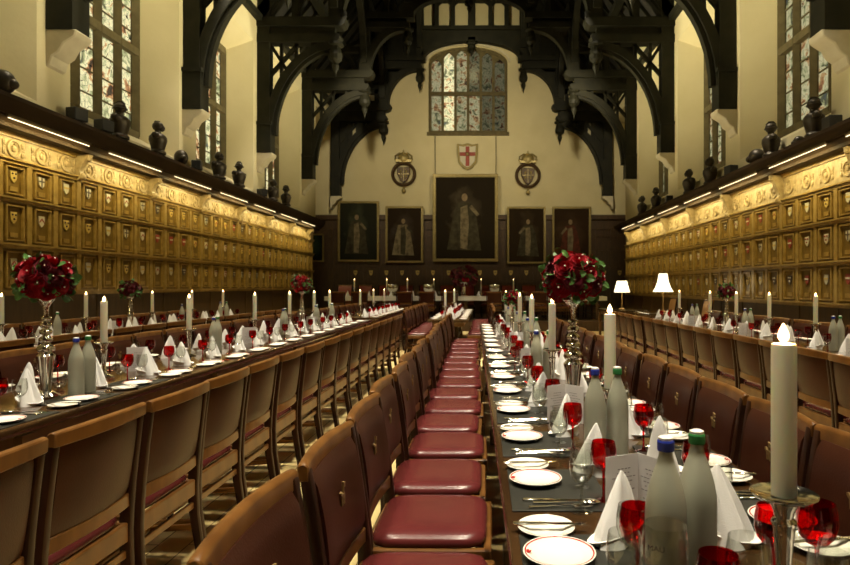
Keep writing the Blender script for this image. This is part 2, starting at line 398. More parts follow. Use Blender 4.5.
# ---- oak panelling with frieze and cornice
def panelling(side):
    s = side; xf = XL if s < 0 else XR; zo = 0 if s < 0 else -.19
    y0, y1 = 3.3, YP; pitch = .5 if s < 0 else .54
    ycons = 7.2 if s < 0 else 8.24
    pn = 1 if s < 0 else 2
    rail = [1.31 + zo, 1.92 + zo, 2.52 + zo, 3.02 + zo]
    ztop = 3.38 + zo * .5; zlt = ztop + .02
    def X(d): return xf - s * d
    base = MB()
    base.box(X(0), X(.06), y0, y1, 0, ztop)
    base.build('trim_%d' % pn, M['oak']); struct(bpy.data.objects['trim_%d' % pn], 'oak wall panelling')
    root = bpy.data.objects['trim_%d' % pn]
    g = MB(); pan = MB()
    for z in rail + [ztop - .02]: 
        g.box(X(.06), X(.10), y0, y1, z - .035, z + .035)
        g.box(X(.06), X(.125), y0, y1, z + .012, z + .035)
    n0 = int((y0 - ycons) / pitch) ; ys = []
    k = n0
    while ycons + k * pitch <= y1 + .01:
        ya = ycons + k * pitch
        if ya >= y0:
            base_w = .045
            g.box(X(.06), X(.095), ya - base_w, ya + base_w, rail[0], rail[3])
            ys.append(ya)
        k += 1
    spots = []
    for ya in ys[:-1]:
        yc = ya + pitch / 2
        for r in range(3):
            za, zb = rail[r] + .085, rail[r + 1] - .085
            a, b_ = yc - pitch / 2 + .115, yc + pitch / 2 - .115
            w = .018
            for (p0, p1, q0, q1) in ((a - w, a, za - w, zb + w), (b_, b_ + w, za - w, zb + w), (a, b_, za - w, za), (a, b_, zb, zb + w)):
                pan.box(X(.06), X(.10), p0, p1, q0, q1)
            # name board under the shield
            pan.box(X(.06), X(.075), yc - .065, yc + .065, za + .03, za + .09)
            spots.append((r, yc, za + (zb - za) * .66))
    # dado below
    dd = MB(); dd.box(X(.055), X(.07), y0, y1, .0, rail[0] - .035); dd.box(X(.07), X(.12), y0, y1, .0, .18)
    for ya in ys[::2]: dd.box(X(.07), X(.085), ya - .05, ya + .05, .18, rail[0] - .035)
    dd.build('dado', M['oak_dado'], root)
    g.build('rail', M['oak_mould'], root); pan.build('panel_moulding', M['oak_mould'], root)
    # frieze with carved roundels and leaves
    fz = MB(); z0, z1 = rail[3] + .035, ztop - .055; zc = (z0 + z1) / 2; hr = min(.105, (z1 - z0) / 2 - .02)
    for ya in ys[:-1]:
        yc = ya + pitch / 2
        fz.torus((X(.07), yc, zc), hr, .022, 'x', 20, 6); fz.sphere((X(.07), yc, zc), .045, 8, 6, (.6, 1, 1.15))
        fz.sphere((X(.075), yc + .02, zc + .05), .028, 6, 5)
        for q in (-1, 1):
            for h in (-1, 1):
                fz.sphere((X(.065), yc + q * (hr + .055), zc + h * .06), .045, 7, 5, (.5, .9, 1.1))
                fz.torus((X(.065), yc + q * (hr + .05), zc + h * .025), .03, .010, 'x', 10, 5)
    fz.build('frieze_carving', M['oak_carved'], root)
    fzb = MB().box(X(.06), X(.068), y0, y1, z0, z1); fzb.build('frieze_board', M['oak_carved'], root)
    # consoles
    k = -2
    cons = []
    while ycons + k * pitch * 4 < y1:
        yc = ycons + k * pitch * 4
        if yc > y0:
            c = MB(); zt = ztop; zb = rail[3] - .04
            pts = [(X(.06), zb), (X(.13), zb + .02), (X(.16), zb + .08), (X(.13), zb + .15), (X(.17), zb + .24), (X(.26), zt - .05), (X(.28), zt), (X(.06), zt)]
            c.prism([(p[0], p[1]) for p in pts], 'y', yc - .055, yc + .055)
            c.sphere((X(.14), yc, zb + .07), .06, 8, 6); c.sphere((X(.24), yc, zt - .06), .05, 8, 6)
            c.build('console', M['oak_carved'], root, bevel=.006, seg=1)
            cons.append(yc)
        k += 1
    # cornice: soffit, fascia, top shelf
    cn = MB(); zt = ztop
    cn.box(X(.0), X(.30), y0, y1, zt, zt + .05)
    cn.prism([(X(.10), zt + .05), (X(.30), zt + .05), (X(.38), zt + .10), (X(.38), zt + .13), (X(.10), zt + .13)], 'y', y0, y1)
    th = .34 if s < 0 else .26; zt2 = zt + .12
    cn.prism([(X(.06), zt2), (X(.42), zt2), (X(.45), zt2 + .05), (X(.50), zt + th - .05), (X(.50), zt + th), (X(.0), zt + th)], 'y', y0, y1)
    cn.build('trim_%d' % (pn + 2), M['cornice']); struct(bpy.data.objects['trim_%d' % (pn + 2)], 'oak cornice shelf above the panelling')
    lamps = []
    for j, yc in enumerate([y0 + .2] + cons):
        nxt = (cons + [y1])[j] if j else cons[0]
        if nxt - yc < .8: continue
        lamps.append((yc + .22, nxt - .22))
    sd = 'shelf opposite the lampshades' if s < 0 else 'shelf above the lampshades'
    for j, (a, b_) in enumerate(lamps):
        L = b_ - a; yc = (a + b_) / 2
        t = empty('strip_light', (X(.40), yc, zt + .075))
        tag(t, 'warm tube light under the oak ' + sd + ', ' + ORD[j] + ' from the camera', 'light', 'tube lights under the cornices')
        MB().box(-.02, .02, -L / 2, L / 2, .02, .045).build('housing', M['mullion'], t)
        MB().tube([(0, -L / 2 + .02, 0), (0, L / 2 - .02, 0)], .006, 8).build('tube_lamp', M['tube'], t, smooth=True)
        ld = bpy.data.lights.new('tube_glow', 'AREA'); ld.shape = 'RECTANGLE'; ld.size = .06; ld.size_y = L; ld.energy = 18 * L / 1.6; ld.color = (1, .80, .36)
        lo = bpy.data.objects.new('tube_glow', ld); COL.objects.link(lo); lo.location = (X(.47), yc, zt + .03)
        aim(lo, Vector((s * .6, 0, -1)))
    return spots, zt + th
def shield_mesh(name, mat, chg, chm):
    t = MB()
    pts = [(-.055, .075), (.055, .075), (.055, .0), (.045, -.035), (.022, -.062), (0, -.078), (-.022, -.062), (-.045, -.035), (-.055, 0)]
    t.prism(pts, 'x', 0, .014)
    o = t.build(name, mat, bevel=.003, seg=1)
    c = MB()
    if chg == 'chevron': c.prism([(-.045, -.02), (0, .025), (.045, -.02), (.045, -.002), (0, .045), (-.045, -.002)], 'x', .014, .019)
    elif chg == 'cross': c.box(.014, .019, -.01, .01, -.06, .07); c.box(.014, .019, -.05, .05, .01, .03)
    elif chg == 'band': c.box(.014, .019, -.052, .052, .0, .025)
    else:
        for y, z in ((-.028, .04), (.028, .04), (0, -.015)): c.sphere((.016, y, z), .014, 8, 6)
    c.build('charge', chm, o)
    return o
def shields(side, spots):
    s = side; xf = XL if s < 0 else XR
    kinds = [('w', 'chevron', 'r'), ('g', 'balls', 'b'), ('r', 'band', 'w'), ('w', 'cross', 'b'), ('b', 'balls', 'w'), ('g', 'chevron', 'r'), ('w', 'band', 'g'), ('w', 'balls', 'r')]
    names = {'w': 'silver', 'g': 'gold', 'r': 'red', 'b': 'dark'}
    P = SHP
    cnt = [0, 0, 0]
    for r, y, z in spots:
        if (y < 7.3 and s < 0) or (y < 7.9 and s > 0): continue
        k = random.randrange(8); a, ch, c = kinds[k]
        if k not in P: P[k] = Proto(shield_mesh('armorial_shield', M['shield_' + a], ch, M['shield_' + c]))
        row = ['bottom', 'middle', 'top'][r]
        wall = 'opposite the lampshades' if s < 0 else 'behind the lampshades'
        P[k].put((xf - s * .062, y, z), 0 if s < 0 else PI, 'small %s coat of arms, %s from camera in %s row, panelling %s' % (names[a], ORD[cnt[r]], row, wall), 'shield', 'coats of arms on the panelling ' + wall)
        cnt[r] += 1
SHP = {}
SPL, ZSL = panelling(-1); SPR, ZSR = panelling(1)
shields(-1, SPL); shields(1, SPR)

# ---- end wall
m = MB()
WX0, WX1, WZ0, WZ1 = -2.22, .94, 7.55, 10.35       # end window opening
m.box(-8.2, WX0, YE, YE + .5, 0, 16.5); m.box(WX1, 7.2, YE, YE + .5, 0, 16.5); m.box(WX0, WX1, YE, YE + .5, 0, WZ0)
NA = 16; cxw = (WX0 + WX1) / 2; hw = (WX1 - WX0) / 2
arch = [(cxw - hw * math.cos(PI * t / NA), WZ1 + .62 * math.sin(PI * t / NA)) for t in range(NA + 1)]
m.prism(arch + [(WX1, 16.5), (WX0, 16.5)], 'y', YE, YE + .5)
struct(m.build('wall_end', M['plaster']))
we = empty('window_30'); struct(we)
fr = MB(); pw = (WX1 - WX0 - .1) / 6; yw = YE + .16
def archz(x): 
    q = max(-1, min(1, (x - cxw) / hw)); return WZ1 + .62 * math.sqrt(max(0, 1 - q * q))
for k in range(7):
    x = WX0 + .05 + k * pw; h = .05 if 0 < k < 6 else .06
    fr.box(x - h, x + h, yw - .06, yw + .08, WZ0, archz(x) if 0 < k < 6 else WZ1 + .15)
fr.box(WX0, WX1, yw - .07, yw + .08, WZ0, WZ0 + .09); fr.box(WX0, WX1, yw - .07, yw + .08, 9.05, 9.2)
ring = arch; inner = [(cxw + (p[0] - cxw) * .96, p[1] - .1) for p in arch]
for i in range(NA): fr.loft([[(ring[i][0], yw - .07, ring[i][1]), (ring[i + 1][0], yw - .07, ring[i + 1][1]), (inner[i + 1][0], yw - .07, inner[i + 1][1]), (inner[i][0], yw - .07, inner[i][1])], [(ring[i][0], yw + .08, ring[i][1]), (ring[i + 1][0], yw + .08, ring[i + 1][1]), (inner[i + 1][0], yw + .08, inner[i + 1][1]), (inner[i][0], yw + .08, inner[i][1])]])
for k in range(6):     # pointed heads of the lights
    xa = WX0 + .05 + k * pw; zt = min(archz(xa + .06), archz(xa + pw - .06)) - .0
    for q in (0, 1):
        x_ = xa if q == 0 else xa + pw; xm = xa + pw / 2
        pts = [(x_, zt - .42), (x_ + (xm - x_) * .35, zt - .2), (xm, zt - .06), (xm, archz(xm) - .02), (x_, archz(x_) - .02)]
        fr.prism(pts, 'y', yw - .03, yw + .06)
fr.build('window_frame', M['mullion'], we)
pmats = ['pane_mid', 'pane', 'pane_mid', 'pane_dim', 'pane_dim', 'pane_dim']  # uneven daylight outside is put into each pane's glow
for k in range(6):
    xa = WX0 + .05 + k * pw
    for q, (a, b_) in enumerate(((WZ0, 9.12), (9.12, 10.95))):
        mt = pmats[k] if not (k == 1 and q == 1) else 'pane'
        if k == 3 and q == 0: mt = 'pane_mid'
        MB().box(xa, xa + pw, yw + .02, yw + .03, a, min(b_, archz(xa + pw / 2)) ).build('pane', M[mt], we)
struct(MB().box(WX0 - .06, WX1 + .06, YE - .07, YE, WZ0 - .14, WZ0).build('trim_20', M['mullion']))
# hood mould around the arch head
hm = MB(); P0 = [(cxw - (hw + .08) * math.cos(PI * t / NA), YE - .03, WZ1 + .72 * math.sin(PI * t / NA)) for t in range(NA + 1)]
hm.bar(P0, .09, .06); struct(hm.build('trim_21', M['stone']))
# dark wainscot across the end wall
wn = MB(); zw = 4.15
wn.box(-7.48, 6.43, YE - .06, YE, 0, zw)
wn.box(-7.48, 6.43, YE - .16, YE, zw - .1, zw + .08); wn.box(-7.48, 6.43, YE - .10, YE, zw - .5, zw - .42)
for z in (.9, 1.55, 2.2, 2.85, 3.4): wn.box(-7.48, 6.43, YE - .095, YE, z - .04, z + .04)
x = -7.3
while x < 6.4: wn.box(x - .045, x + .045, YE - .09, YE, 0, zw - .4); x += .62
wn.box(-7.5, -7.42, YP, YE, 0, zw); wn.box(6.37, 6.45, YP, YE, 0, zw)
struct(wn.build('trim_22', M['oak_dark']))
# small shields on the end wainscot
cnt = 0
pe = Proto(shield_mesh('armorial_shield', M['shield_g'], 'chevron', M['shield_b']))
for i in range(19):
    x = -5.13 + i * .62
    if x > 5.9: break
    pe.put((x, YE - .065, 1.92), -PI / 2, 'small gold shield on the dark end panelling, %s counted from the aisle side' % ORD[i], 'shield', 'shields on the end panelling', (1.3, 1.3, 1.3))

# ceiling (roof slopes and ridge)
half = 5.72
rf = MB()
for s in (-1, 1):
    rf.prism([(XC + s * (half + .35), 8.6), (XC + s * (half + .6), 8.9), (XC + s * .0, 16.6), (XC, 16.2)], 'y', YB, YE)
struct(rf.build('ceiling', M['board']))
# rafters
ra = MB(); y = YB + .3
while y < YE - .2:
    for s in (-1, 1):
        a, b_ = Vector((XC + s * (half + .30), y, 8.55)), Vector((XC + s * .05, y, 16.1))
        ra.bar([a, b_], .10, .12)
    y += .65
for s in (-1, 1):
    for t in (.22, .5, .78):
        x = XC + s * (half + .2) * (1 - t); z = 8.5 + 7.6 * t - .1
        ra.cbox(x, (YB + YE) / 2, z, .22, YE - YB, .22)
    ra.box(XC + s * (half - .32), XC + s * (half + .1), YB, YE, 8.45, 8.62)
    ra.box(XC + s * (half - .10), XC + s * half, YB, YE, 7.95, 8.55)
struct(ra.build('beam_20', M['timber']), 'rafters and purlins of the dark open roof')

# ---- hammerbeam trusses
def ellipse_arc(cx, cz, a, b_, t0, t1, n=14):
    return [(cx + a * math.cos(t0 + (t1 - t0) * i / n), cz + b_ * math.sin(t0 + (t1 - t0) * i / n)) for i in range(n + 1)]
def pend(m, x, y, z, h, r):
    m.lathe([(r * 1.25, 0), (r * 1.3, -.06), (r * .8, -.10), (r * .85, -.16), (r * 1.1, -h * .35), (r * 1.0, -h * .48), (r * .4, -h * .58), (r * .55, -h * .66), (r * .45, -h * .75), (r * .15, -h * .88), (r * .05, -h)], 12, (x, y, z))
def truss(i, Y):
    T = .29
    m = MB(); y0, y1 = Y - T / 2, Y + T / 2
    for s in (-1, 1):
        def x(v): return XC + s * v
        px0, px1 = (5.23, 5.56)
        m.box(x(px0), x(px1), y0, y1, 4.95, 9.2)
        m.box(x(px0 - .04), x(px1), y0 - .04, y1 + .04, 4.95, 5.75)
        m.box(x(px0 - .07), x(px1), y0 - .07, y1 + .07, 5.70, 5.78)
        # lower brace (double moulded)
        outer = [(x(p[0]), Y, p[1]) for p in ellipse_arc(3.42, 5.4, 1.86, 2.46, 0.02, PI / 2)]
        m.bar(outer, .20, T * .9)
        o2 = [(x(p[0]), Y, p[1]) for p in ellipse_arc(3.42, 5.4, 1.70, 2.32, 0.02, PI / 2)]
        m.bar(o2, .09, T * .55)
        # hammer beams with moulded ends
        for (za, zb, xe, th) in ((7.90, 8.12, 3.38, T + .06), (8.32, 8.56, 3.22, T + .12)):
            m.prism([(x(5.62), za), (x(xe + .1), za), (x(xe), za + .06), (x(xe - .05), zb - .05), (x(xe), zb), (x(5.62), zb)], 'y', Y - th / 2, Y + th / 2)
        m.prism([(x(5.62), 8.12), (x(3.5), 8.12), (x(3.5), 8.32), (x(5.62), 8.32)], 'y', Y - .08, Y + .08)
        # tracery struts in the spandrel
        for (xa, za) in ((4.95, 6.8), (4.55, 7.25), (4.1, 7.6)):
            m.box(x(xa - .04), x(xa + .04), Y - .05, Y + .05, za + .02, 7.92)
        m.bar([(x(5.3), Y, 7.0), (x(4.5), Y, 7.9)], .09, .1); m.bar([(x(5.25), Y, 7.9), (x(4.75), Y, 7.1)], .08, .09)
        pend(m, x(3.5), Y, 7.92, .92, .17)
        # hammer post, second tier
        m.box(x(3.32), x(3.66), y0, y1, 8.56, 11.2)
        m.bar([(x(p[0]), Y, p[1]) for p in ellipse_arc(2.1, 8.55, 1.30, 1.48, 0, PI / 2)], .24, T * .9)
        for (za, zb, xe) in ((9.98, 10.16, 1.98), (10.3, 10.5, 1.84)):
            m.box(x(3.4), x(xe), Y - .2, Y + .2, za, zb)
        m.box(x(3.4), x(2.1), Y - .07, Y + .07, 10.16, 10.3)
        pend(m, x(2.06), Y, 10.0, .95, .15)
        m.box(x(1.9), x(2.2), y0, y1, 10.5, 13.3)
        # struts between hammer post and wall, upper spandrels
        m.bar([(x(5.4), Y, 8.6), (x(3.6), Y, 11.0)], .24, T * .8)
        m.box(x(4.45), x(4.65), Y - .1, Y + .1, 8.5, 9.8)
        m.box(x(5.4), x(3.5), Y - .1, Y + .1, 9.2, 9.36)
        m.bar([(x(p[0]), Y, p[1]) for p in ellipse_arc(3.5, 8.6, 1.0, .95, 0, PI / 2, 8)], .12, T * .5)
        m.bar([(x(3.5), Y, 11.1), (x(2.05), Y, 13.1)], .24, T * .8)
        m.box(x(2.7), x(2.86), Y - .09, Y + .09, 10.4, 12.0)
        m.bar([(x(5.6), Y, 8.5), (x(0.02), Y, 16.0)], .3, T)
        # top arch half: curved plate up to the collar
        arc = [(x(1.95 * math.cos(PI / 2 * k / 10)), 10.35 + .75 * math.sin(PI / 2 * k / 10)) for k in range(11)]
        for k in range(10):
            a, b_ = arc[k], arc[k + 1]
            m.loft([[(a[0], Y - .12, a[1]), (b_[0], Y - .12, b_[1]), (b_[0], Y - .12, 11.6), (a[0], Y - .12, 11.6)], [(a[0], Y + .12, a[1]), (b_[0], Y + .12, b_[1]), (b_[0], Y + .12, 11.6), (a[0], Y + .12, 11.6)]])
        m.bar([(p[0], Y, p[1] + .05) for p in arc], .16, T)
        for xx in (.74, 1.38):
            m.box(x(xx - .08), x(xx + .08), Y - .09, Y + .09, 11.6, 12.8)
            m.bar([(x(xx), Y, 12.5), (x(xx - .24), Y, 12.72)], .07, .12); m.bar([(x(xx), Y, 12.5), (x(xx + .24), Y, 12.72)], .07, .12)
    m.box(XC - 2.2, XC + 2.2, Y - .2, Y + .2, 11.50, 11.66)
    m.box(XC - 2.5, XC + 2.5, Y - .2, Y + .2, 12.7, 13.3)
    m.box(XC - .14, XC + .14, y0, y1, 10.95, 15.8)
    pend(m, XC, Y, 11.1, .62, .16)
    if i == len(TR) - 1:          # the end truss stands against the wall with boarded spandrels
        for s in (-1, 1):
            def x(v): return XC + s * v
            arc = [(x(p[0]), p[1]) for p in ellipse_arc(3.42, 5.4, 1.86, 2.46, 0.0, PI / 2)]
            poly = [(x(5.62), 5.4)] + arc + [(x(3.42), 8.3), (x(5.62), 8.3)]
            n = len(arc)
            for k in range(n - 1):
                a, b_ = arc[k], arc[k + 1]
                if 3.7 < abs(a[0] - XC) < 4.9 and k % 3 == 1: continue
                m.loft([[(a[0], Y, a[1]), (b_[0], Y, b_[1]), (b_[0], Y, 8.3), (a[0], Y, 8.3)], [(a[0], Y + .05, a[1]), (b_[0], Y + .05, b_[1]), (b_[0], Y + .05, 8.3), (a[0], Y + .05, 8.3)]])
            m.box(x(3.5), x(5.7), Y, Y + .05, 8.5, 8.75)
            m.box(x(2.0), x(3.5), Y, Y + .05, 10.0, 10.6)
            arc = [(x(p[0]), p[1]) for p in ellipse_arc(2.1, 8.55, 1.30, 1.48, 0.0, PI / 2)]
            for k in range(len(arc) - 1):
                a, b_ = arc[k], arc[k + 1]
                m.loft([[(a[0], Y, a[1]), (b_[0], Y, b_[1]), (b_[0], Y, 10.0), (a[0], Y, 10.0)], [(a[0], Y + .05, a[1]), (b_[0], Y + .05, b_[1]), (b_[0], Y + .05, 10.0), (a[0], Y + .05, 10.0)]])
            for k in range(4):
                m.box(x(3.5), x(5.6), Y - .05, Y + .08, 9.0 + k * .8, 9.25 + k * .8)
                m.box(x(3.7 + k * .5), x(3.85 + k * .5), Y - .05, Y + .08, 8.6, 11)
            m.box(x(5.6), x(2.2), Y, Y + .05, 9.9, 13.5)
        m.box(XC - 2.6, XC + 2.6, Y, Y + .05, 13.1, 16)
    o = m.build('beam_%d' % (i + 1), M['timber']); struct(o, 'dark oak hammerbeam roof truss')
    for s in (-1, 1):   # stone corbels
        xf = UL if s < 0 else UR
        c = MB()
        xo = xf + s * .02
        def q(d): return xo - s * d
        c.prism([(q(0), 4.42), (q(.06), 4.46), (q(.10), 4.58), (q(.19), 4.64), (q(.26), 4.76), (q(.36), 4.82), (q(.42), 4.86), (q(.44), 4.95), (q(0), 4.95)], 'y', Y - .18, Y + .18)
        struct(c.build('trim_%d' % (30 + i * 2 + (s > 0)), M['stone'], bevel=.015, seg=1), 'pale stone corbel under a roof post')
for i, Y in enumerate(TR): truss(i, Y)
# longitudinal plates, arched braces and hanging posts between trusses
lg = MB()
for s in (-1, 1):
    for xx, z, zb in ((3.5, 10.95, 8.6), (2.05, 13.0, 10.6)):
        X_ = XC + s * xx
        lg.box(X_ - .13, X_ + .13, YB, YE - .1, z, z + .25)
        for a, b_ in zip(TR[:-1], TR[1:]):
            L = b_ - a - .3; c = (a + b_) / 2
            arc = [(X_, c + L / 2 * math.cos(PI * k / 16), zb + .2 + (z - zb - .1) * math.sin(PI * k / 16)) for k in range(17)]
            lg.bar(arc, .18, .2, up=(1, 0, 0))
            for k in (2, 4, 6, 10, 12, 14):
                p = arc[k]; lg.cbox(X_, p[1], (p[2] + z) / 2, .06, .06, z - p[2])
struct(lg.build('beam_21', M['timber']), 'long arched plates tying the roof trusses')

# ------------------------------------------------------------------ chairs (seat faces +X, backrest on the -X side)
def arc_y(n, w, bow):
    """points across the width, bowed backwards in the middle"""
    return [(-bow * (1 - (2 * t / n - 1) ** 2), -w / 2 + w * t / n) for t in range(n + 1)]
def make_chair(name='dining_chair', seatm='leather_seat', backm='leather_back', H=.925, emblem=True):
    t = empty(name)
    xt = -.29
    def bx(z):      # centre of the back post at height z
        return -.235 + (.02 if z < .25 else 0) * 0 - max(0, z - .42) ** 1.3 * .145 - max(0, .30 - z) * .16
    zs = [0, .12, .26, .40, .50, .62, .74, .84, H - .02]
    for s in (-1, 1):
        m = MB(); m.bar([(bx(z), s * .248, z) for z in zs], [.034, .038, .044, .048, .046, .040, .036, .032, .028], .034)
        m.build('rear_leg', M['chair_post'], t, bevel=.006, seg=2)
        m = MB(); m.bar([(.19, s * .232, 0), (.19, s * .232, .40)], [.032, .042], [.032, .042]); m.build('front_leg', M['chair_post'], t, bevel=.005, seg=1)
        m = MB(); m.bar([(bx(.20), s * .242, .20), (.19, s * .232, .18)], .030, .018, up=(0, 1, 0)); m.build('stretcher', M['chair_wood'], t, bevel=.004, seg=1)
    m = MB(); m.cbox(-.02, 0, .19, .02, .46, .03)
    m.cbox(bx(.30) , 0, .31, .02, .47, .034); m.build('stretcher', M['chair_wood'], t, bevel=.004, seg=1)
    m = MB()
    m.box(-.24, .216, -.254, -.226, .375, .440); m.box(-.24, .216, .226, .254, .375, .440); m.box(.190, .218, -.254, .254, .375, .440); m.box(-.252, -.228, -.24, .24, .36, .44)
    m.build('seat_frame', M['chair_wood'], t, bevel=.005, seg=1)
    # padded seat: crowned cushion
    m = MB(); n = 14; rings = []
    def outline(e, z):
        pts = []
        for k in range(40):
            a = 2 * PI * k / 40; c, s_ = math.cos(a), math.sin(a)
            p = 7.0
            q = (abs(c) ** p + abs(s_) ** p) ** (-1 / p)
            pts.append((-.018 + (.218 - e) * q * c, (.240 - e) * q * s_, z))
        return pts
    for e, z in ((.006, .438), (.0, .446), (.0, .458), (.007, .471), (.026, .481), (.07, .487), (.13, .490)): rings.append(outline(e, z))
    m.loft(rings); m.build('seat', M[seatm], t, smooth=True)
    # backrest pad
    m = MB(); rings = []
    nz = 10; z0, z1 = .555, H - .045
    prof = []
    for j in range(nz + 1):
        z = z0 + (z1 - z0) * j / nz; e = math.sin(PI * j / nz) ** .35
        row = []
        f = [(bx(z) + .020 * e + .004 + o, y) for o, y in [(-.022 * (1 - (2 * k / 10 - 1) ** 2) + .010 * (max(0, math.sin(PI * k / 10)) ** .4), -.224 + .448 * k / 10) for k in range(11)]]
        bk = [(bx(z) - .012 * e - .002 + o, y) for o, y in [(-.022 * (1 - (2 * k / 10 - 1) ** 2), -.224 + .448 * k / 10) for k in range(11)]]
        rings.append([(p[0], p[1], z) for p in f] + [(p[0], p[1], z) for p in reversed(bk)])
    m.loft(rings); pad = m.build('backrest', M[backm], t, smooth=True)
    # crest rail, light wood, bowed
    m = MB(); rings = []
    for k in range(13):
        y = -.266 + .532 * k / 12; u = 2 * k / 12 - 1; bo = -.022 * (1 - u * u); up = .005 * (1 - u * u)
        xx = bx(H - .03) + bo
        rings.append([(xx - .018, y, H - .052), (xx + .014, y, H - .052), (xx + .012, y, H - .010 + up), (xx - .002, y, H + up), (xx - .020, y, H - .006 + up)])
    m.loft(rings); m.build('crest_rail', M['chair_wood'], t, bevel=.004, seg=1)
    m = MB(); rings = []
    for k in range(9):
        y = -.238 + .476 * k / 8; u = 2 * k / 8 - 1; xx = bx(.53) - .018 * (1 - u * u)
        rings.append([(xx - .013, y, .505), (xx + .013, y, .505), (xx + .013, y, .56), (xx - .013, y, .56)])
    m.loft(rings); m.build('back_rail', M['chair_wood'], t, bevel=.004, seg=1)
    if emblem:      # small gilt lamb carrying a flag
        m = MB(); z = .745; x0 = bx(z) + .012; x1 = bx(z) + .0185
        m.prism([(-.017, z - .006), (.015, z - .008), (.018, z + .006), (.010, z + .012), (-.018, z + .011)], 'x', x0, x1)
        m.prism([(-.017, z + .003), (-.030, z + .012), (-.031, z + .020), (-.020, z + .022), (-.012, z + .010)], 'x', x0, x1)
        for y in (-.016, -.009, .008, .014): m.prism([(y, z - .026), (y + .004, z - .026), (y + .005, z - .004), (y - .001, z - .004)], 'x', x0, x1)
        m.prism([(.002, z - .022), (.005, z - .022), (.002, z + .046), (-.001, z + .046)], 'x', x0, x1)
        m.prism([(.0, z + .046), (.024, z + .040), (.018, z + .033), (.024, z + .026), (.0, z + .028)], 'x', x0, x1)
        m.build('lamb_emblem', M['gilt'], pad)
    return t
def jit(a): return random.uniform(-a, a)
CH = Proto(make_chair())
def chairs(n, y0, pitch, xf, rz, where, group, cat='chair', what='oxblood leather chair', jx=.02, ja=.02, proto=CH, start=0, z=0):
    for k in range(n):
        y = y0 + k * pitch
        proto.put((xf(y) + jit(jx), y + jit(.012), z), rz + jit(ja), '%s, %s from camera, %s' % (what, ORD[k + start], where), cat, group)
CXM = lambda y: .53 - .016 * y
# ------------------------------------------------------------------ tables
def make_table(name, xc, w, y0, y1, label, slope=0.0, tuck=(.36, .36), z=.74):
    t = empty(name, (xc + slope * (y0 + y1) / 2, (y0 + y1) / 2, 0), math.atan(-slope)); tag(t, label, 'table')
    L = y1 - y0; h = L / 2
    m = MB(); m.box(-w / 2, w / 2, -h, h, z - .05, z); m.build('tabletop', M['table'], t, bevel=.012, seg=2)
    m = MB(); m.box(-w / 2 + .09, w / 2 - .09, -h + .1, h - .1, z - .13, z - .05); m.build('apron', M['table_leg'], t)
    n = max(2, int(L / 2.2) + 1)
    for k in range(n):
        y = -h + .25 + (L - .5) * k / (n - 1)
        for s, tk in ((-1, tuck[0]), (1, tuck[1])):
            lx = s * (w / 2 - tk)
            m = MB(); m.cbox(lx, y, .07, .10, .10, .14); m.cbox(lx, y, z - .16, .10, .10, .18)
            m.lathe([(.045, .14), (.03, .17), (.045, .24), (.05, .34), (.045, .44), (.03, .47), (.045, .5)], 12, (lx, y, 0)); m.build('leg', M['table_leg'], t)
        m = MB(); m.box(-w / 2 + tuck[0], w / 2 - tuck[1], y - .04, y + .04, .05, .12); m.build('foot_rail', M['table_leg'], t)
    m = MB(); m.box(-.04, .04, -h + .3, h - .3, .05, .11); m.build('long_stretcher', M['table_leg'], t)
    return t
make_table('dining_table', .53, .88, .25, 10.6, 'long polished dark wooden dining table closest to the camera, laid for dinner', -.016, (.10, .38))
XA, WA = -2.70, 1.02          # table across the aisle
XW, WW = -5.22, .92           # table along the panelling opposite the lamps
XR1, WR1 = 3.60, .90          # table on the lampshade side
make_table('dining_table', XA, WA, .6, 11.9, 'long dark wooden dining table across the bare aisle, with tall rose centrepiece', 0, (.34, .10))
make_table('dining_table', XW, WW, 2.6, 13.2, 'long dark dining table along the panelling behind the aisle table', 0, (.40, .10))
make_table('dining_table', XR1, WR1, 3.2, 12.6, 'long dark dining table running towards the two lit lampshades', 0, (.10, .26))
make_table('dining_table', -.70, .80, 11.8, 17.6, 'dark dining table with one candle, beyond the end of the middle table')
make_table('dining_table', XA, WA, 12.7, 18.2, 'dark dining table continuing beyond the aisle table towards the end wall')
make_table('dining_table', XW, WW, 14.0, 18.4, 'dark dining table near the dais along the panelling opposite the lampshades')
# chairs
chairs(17, 1.33, .57, lambda y: -.20 - .012 * (y - 2), 0, 'open seats on aisle side of middle table', 'chairs on the aisle side of the middle table')
chairs(15, 1.28, .555, lambda y: .86 - .014 * (y - 2), PI, 'pushed in on lampshade side of middle table', 'chairs on the lampshade side of the middle table', jx=.012)
chairs(16, 1.67, .565, lambda y: -1.70, PI, 'with backs to the bare aisle', 'chairs backing onto the aisle', jx=.015)
chairs(16, 2.2, .585, lambda y: -3.16, 0, 'on the panelling side of the aisle table', 'chairs on the far side of the aisle table')
chairs(16, 3.6, .58, lambda y: -4.42, PI, 'aisle side of wall table opposite lampshades', 'chairs facing the panelling opposite the lampshades')
chairs(15, 3.9, .6, lambda y: -5.62, 0, 'against the panelling opposite the lampshades', 'chairs against the panelling opposite the lampshades', jx=.01)
chairs(15, 3.5, .57, lambda y: 2.76, 0, 'backs to middle table, facing lampshade-side wall', 'chairs on the middle side of the lampshade table', jx=.015)
chairs(13, 4.0, .64, lambda y: 4.16, PI, 'against the panelling on the lampshade side', 'chairs against the lampshade-side panelling', jx=.01)
chairs(9, 12.1, .58, lambda y: -1.28, 0, 'aisle side of table beyond the middle table', 'chairs at the table beyond the middle table')
chairs(9, 12.1, .58, lambda y: -.10, PI, 'lampshade side of table beyond the middle table', 'chairs at the table beyond the middle table')
chairs(8, 13.5, .58, lambda y: -2.02, PI, 'backing onto the far stretch of the aisle', 'chairs at the far aisle table')
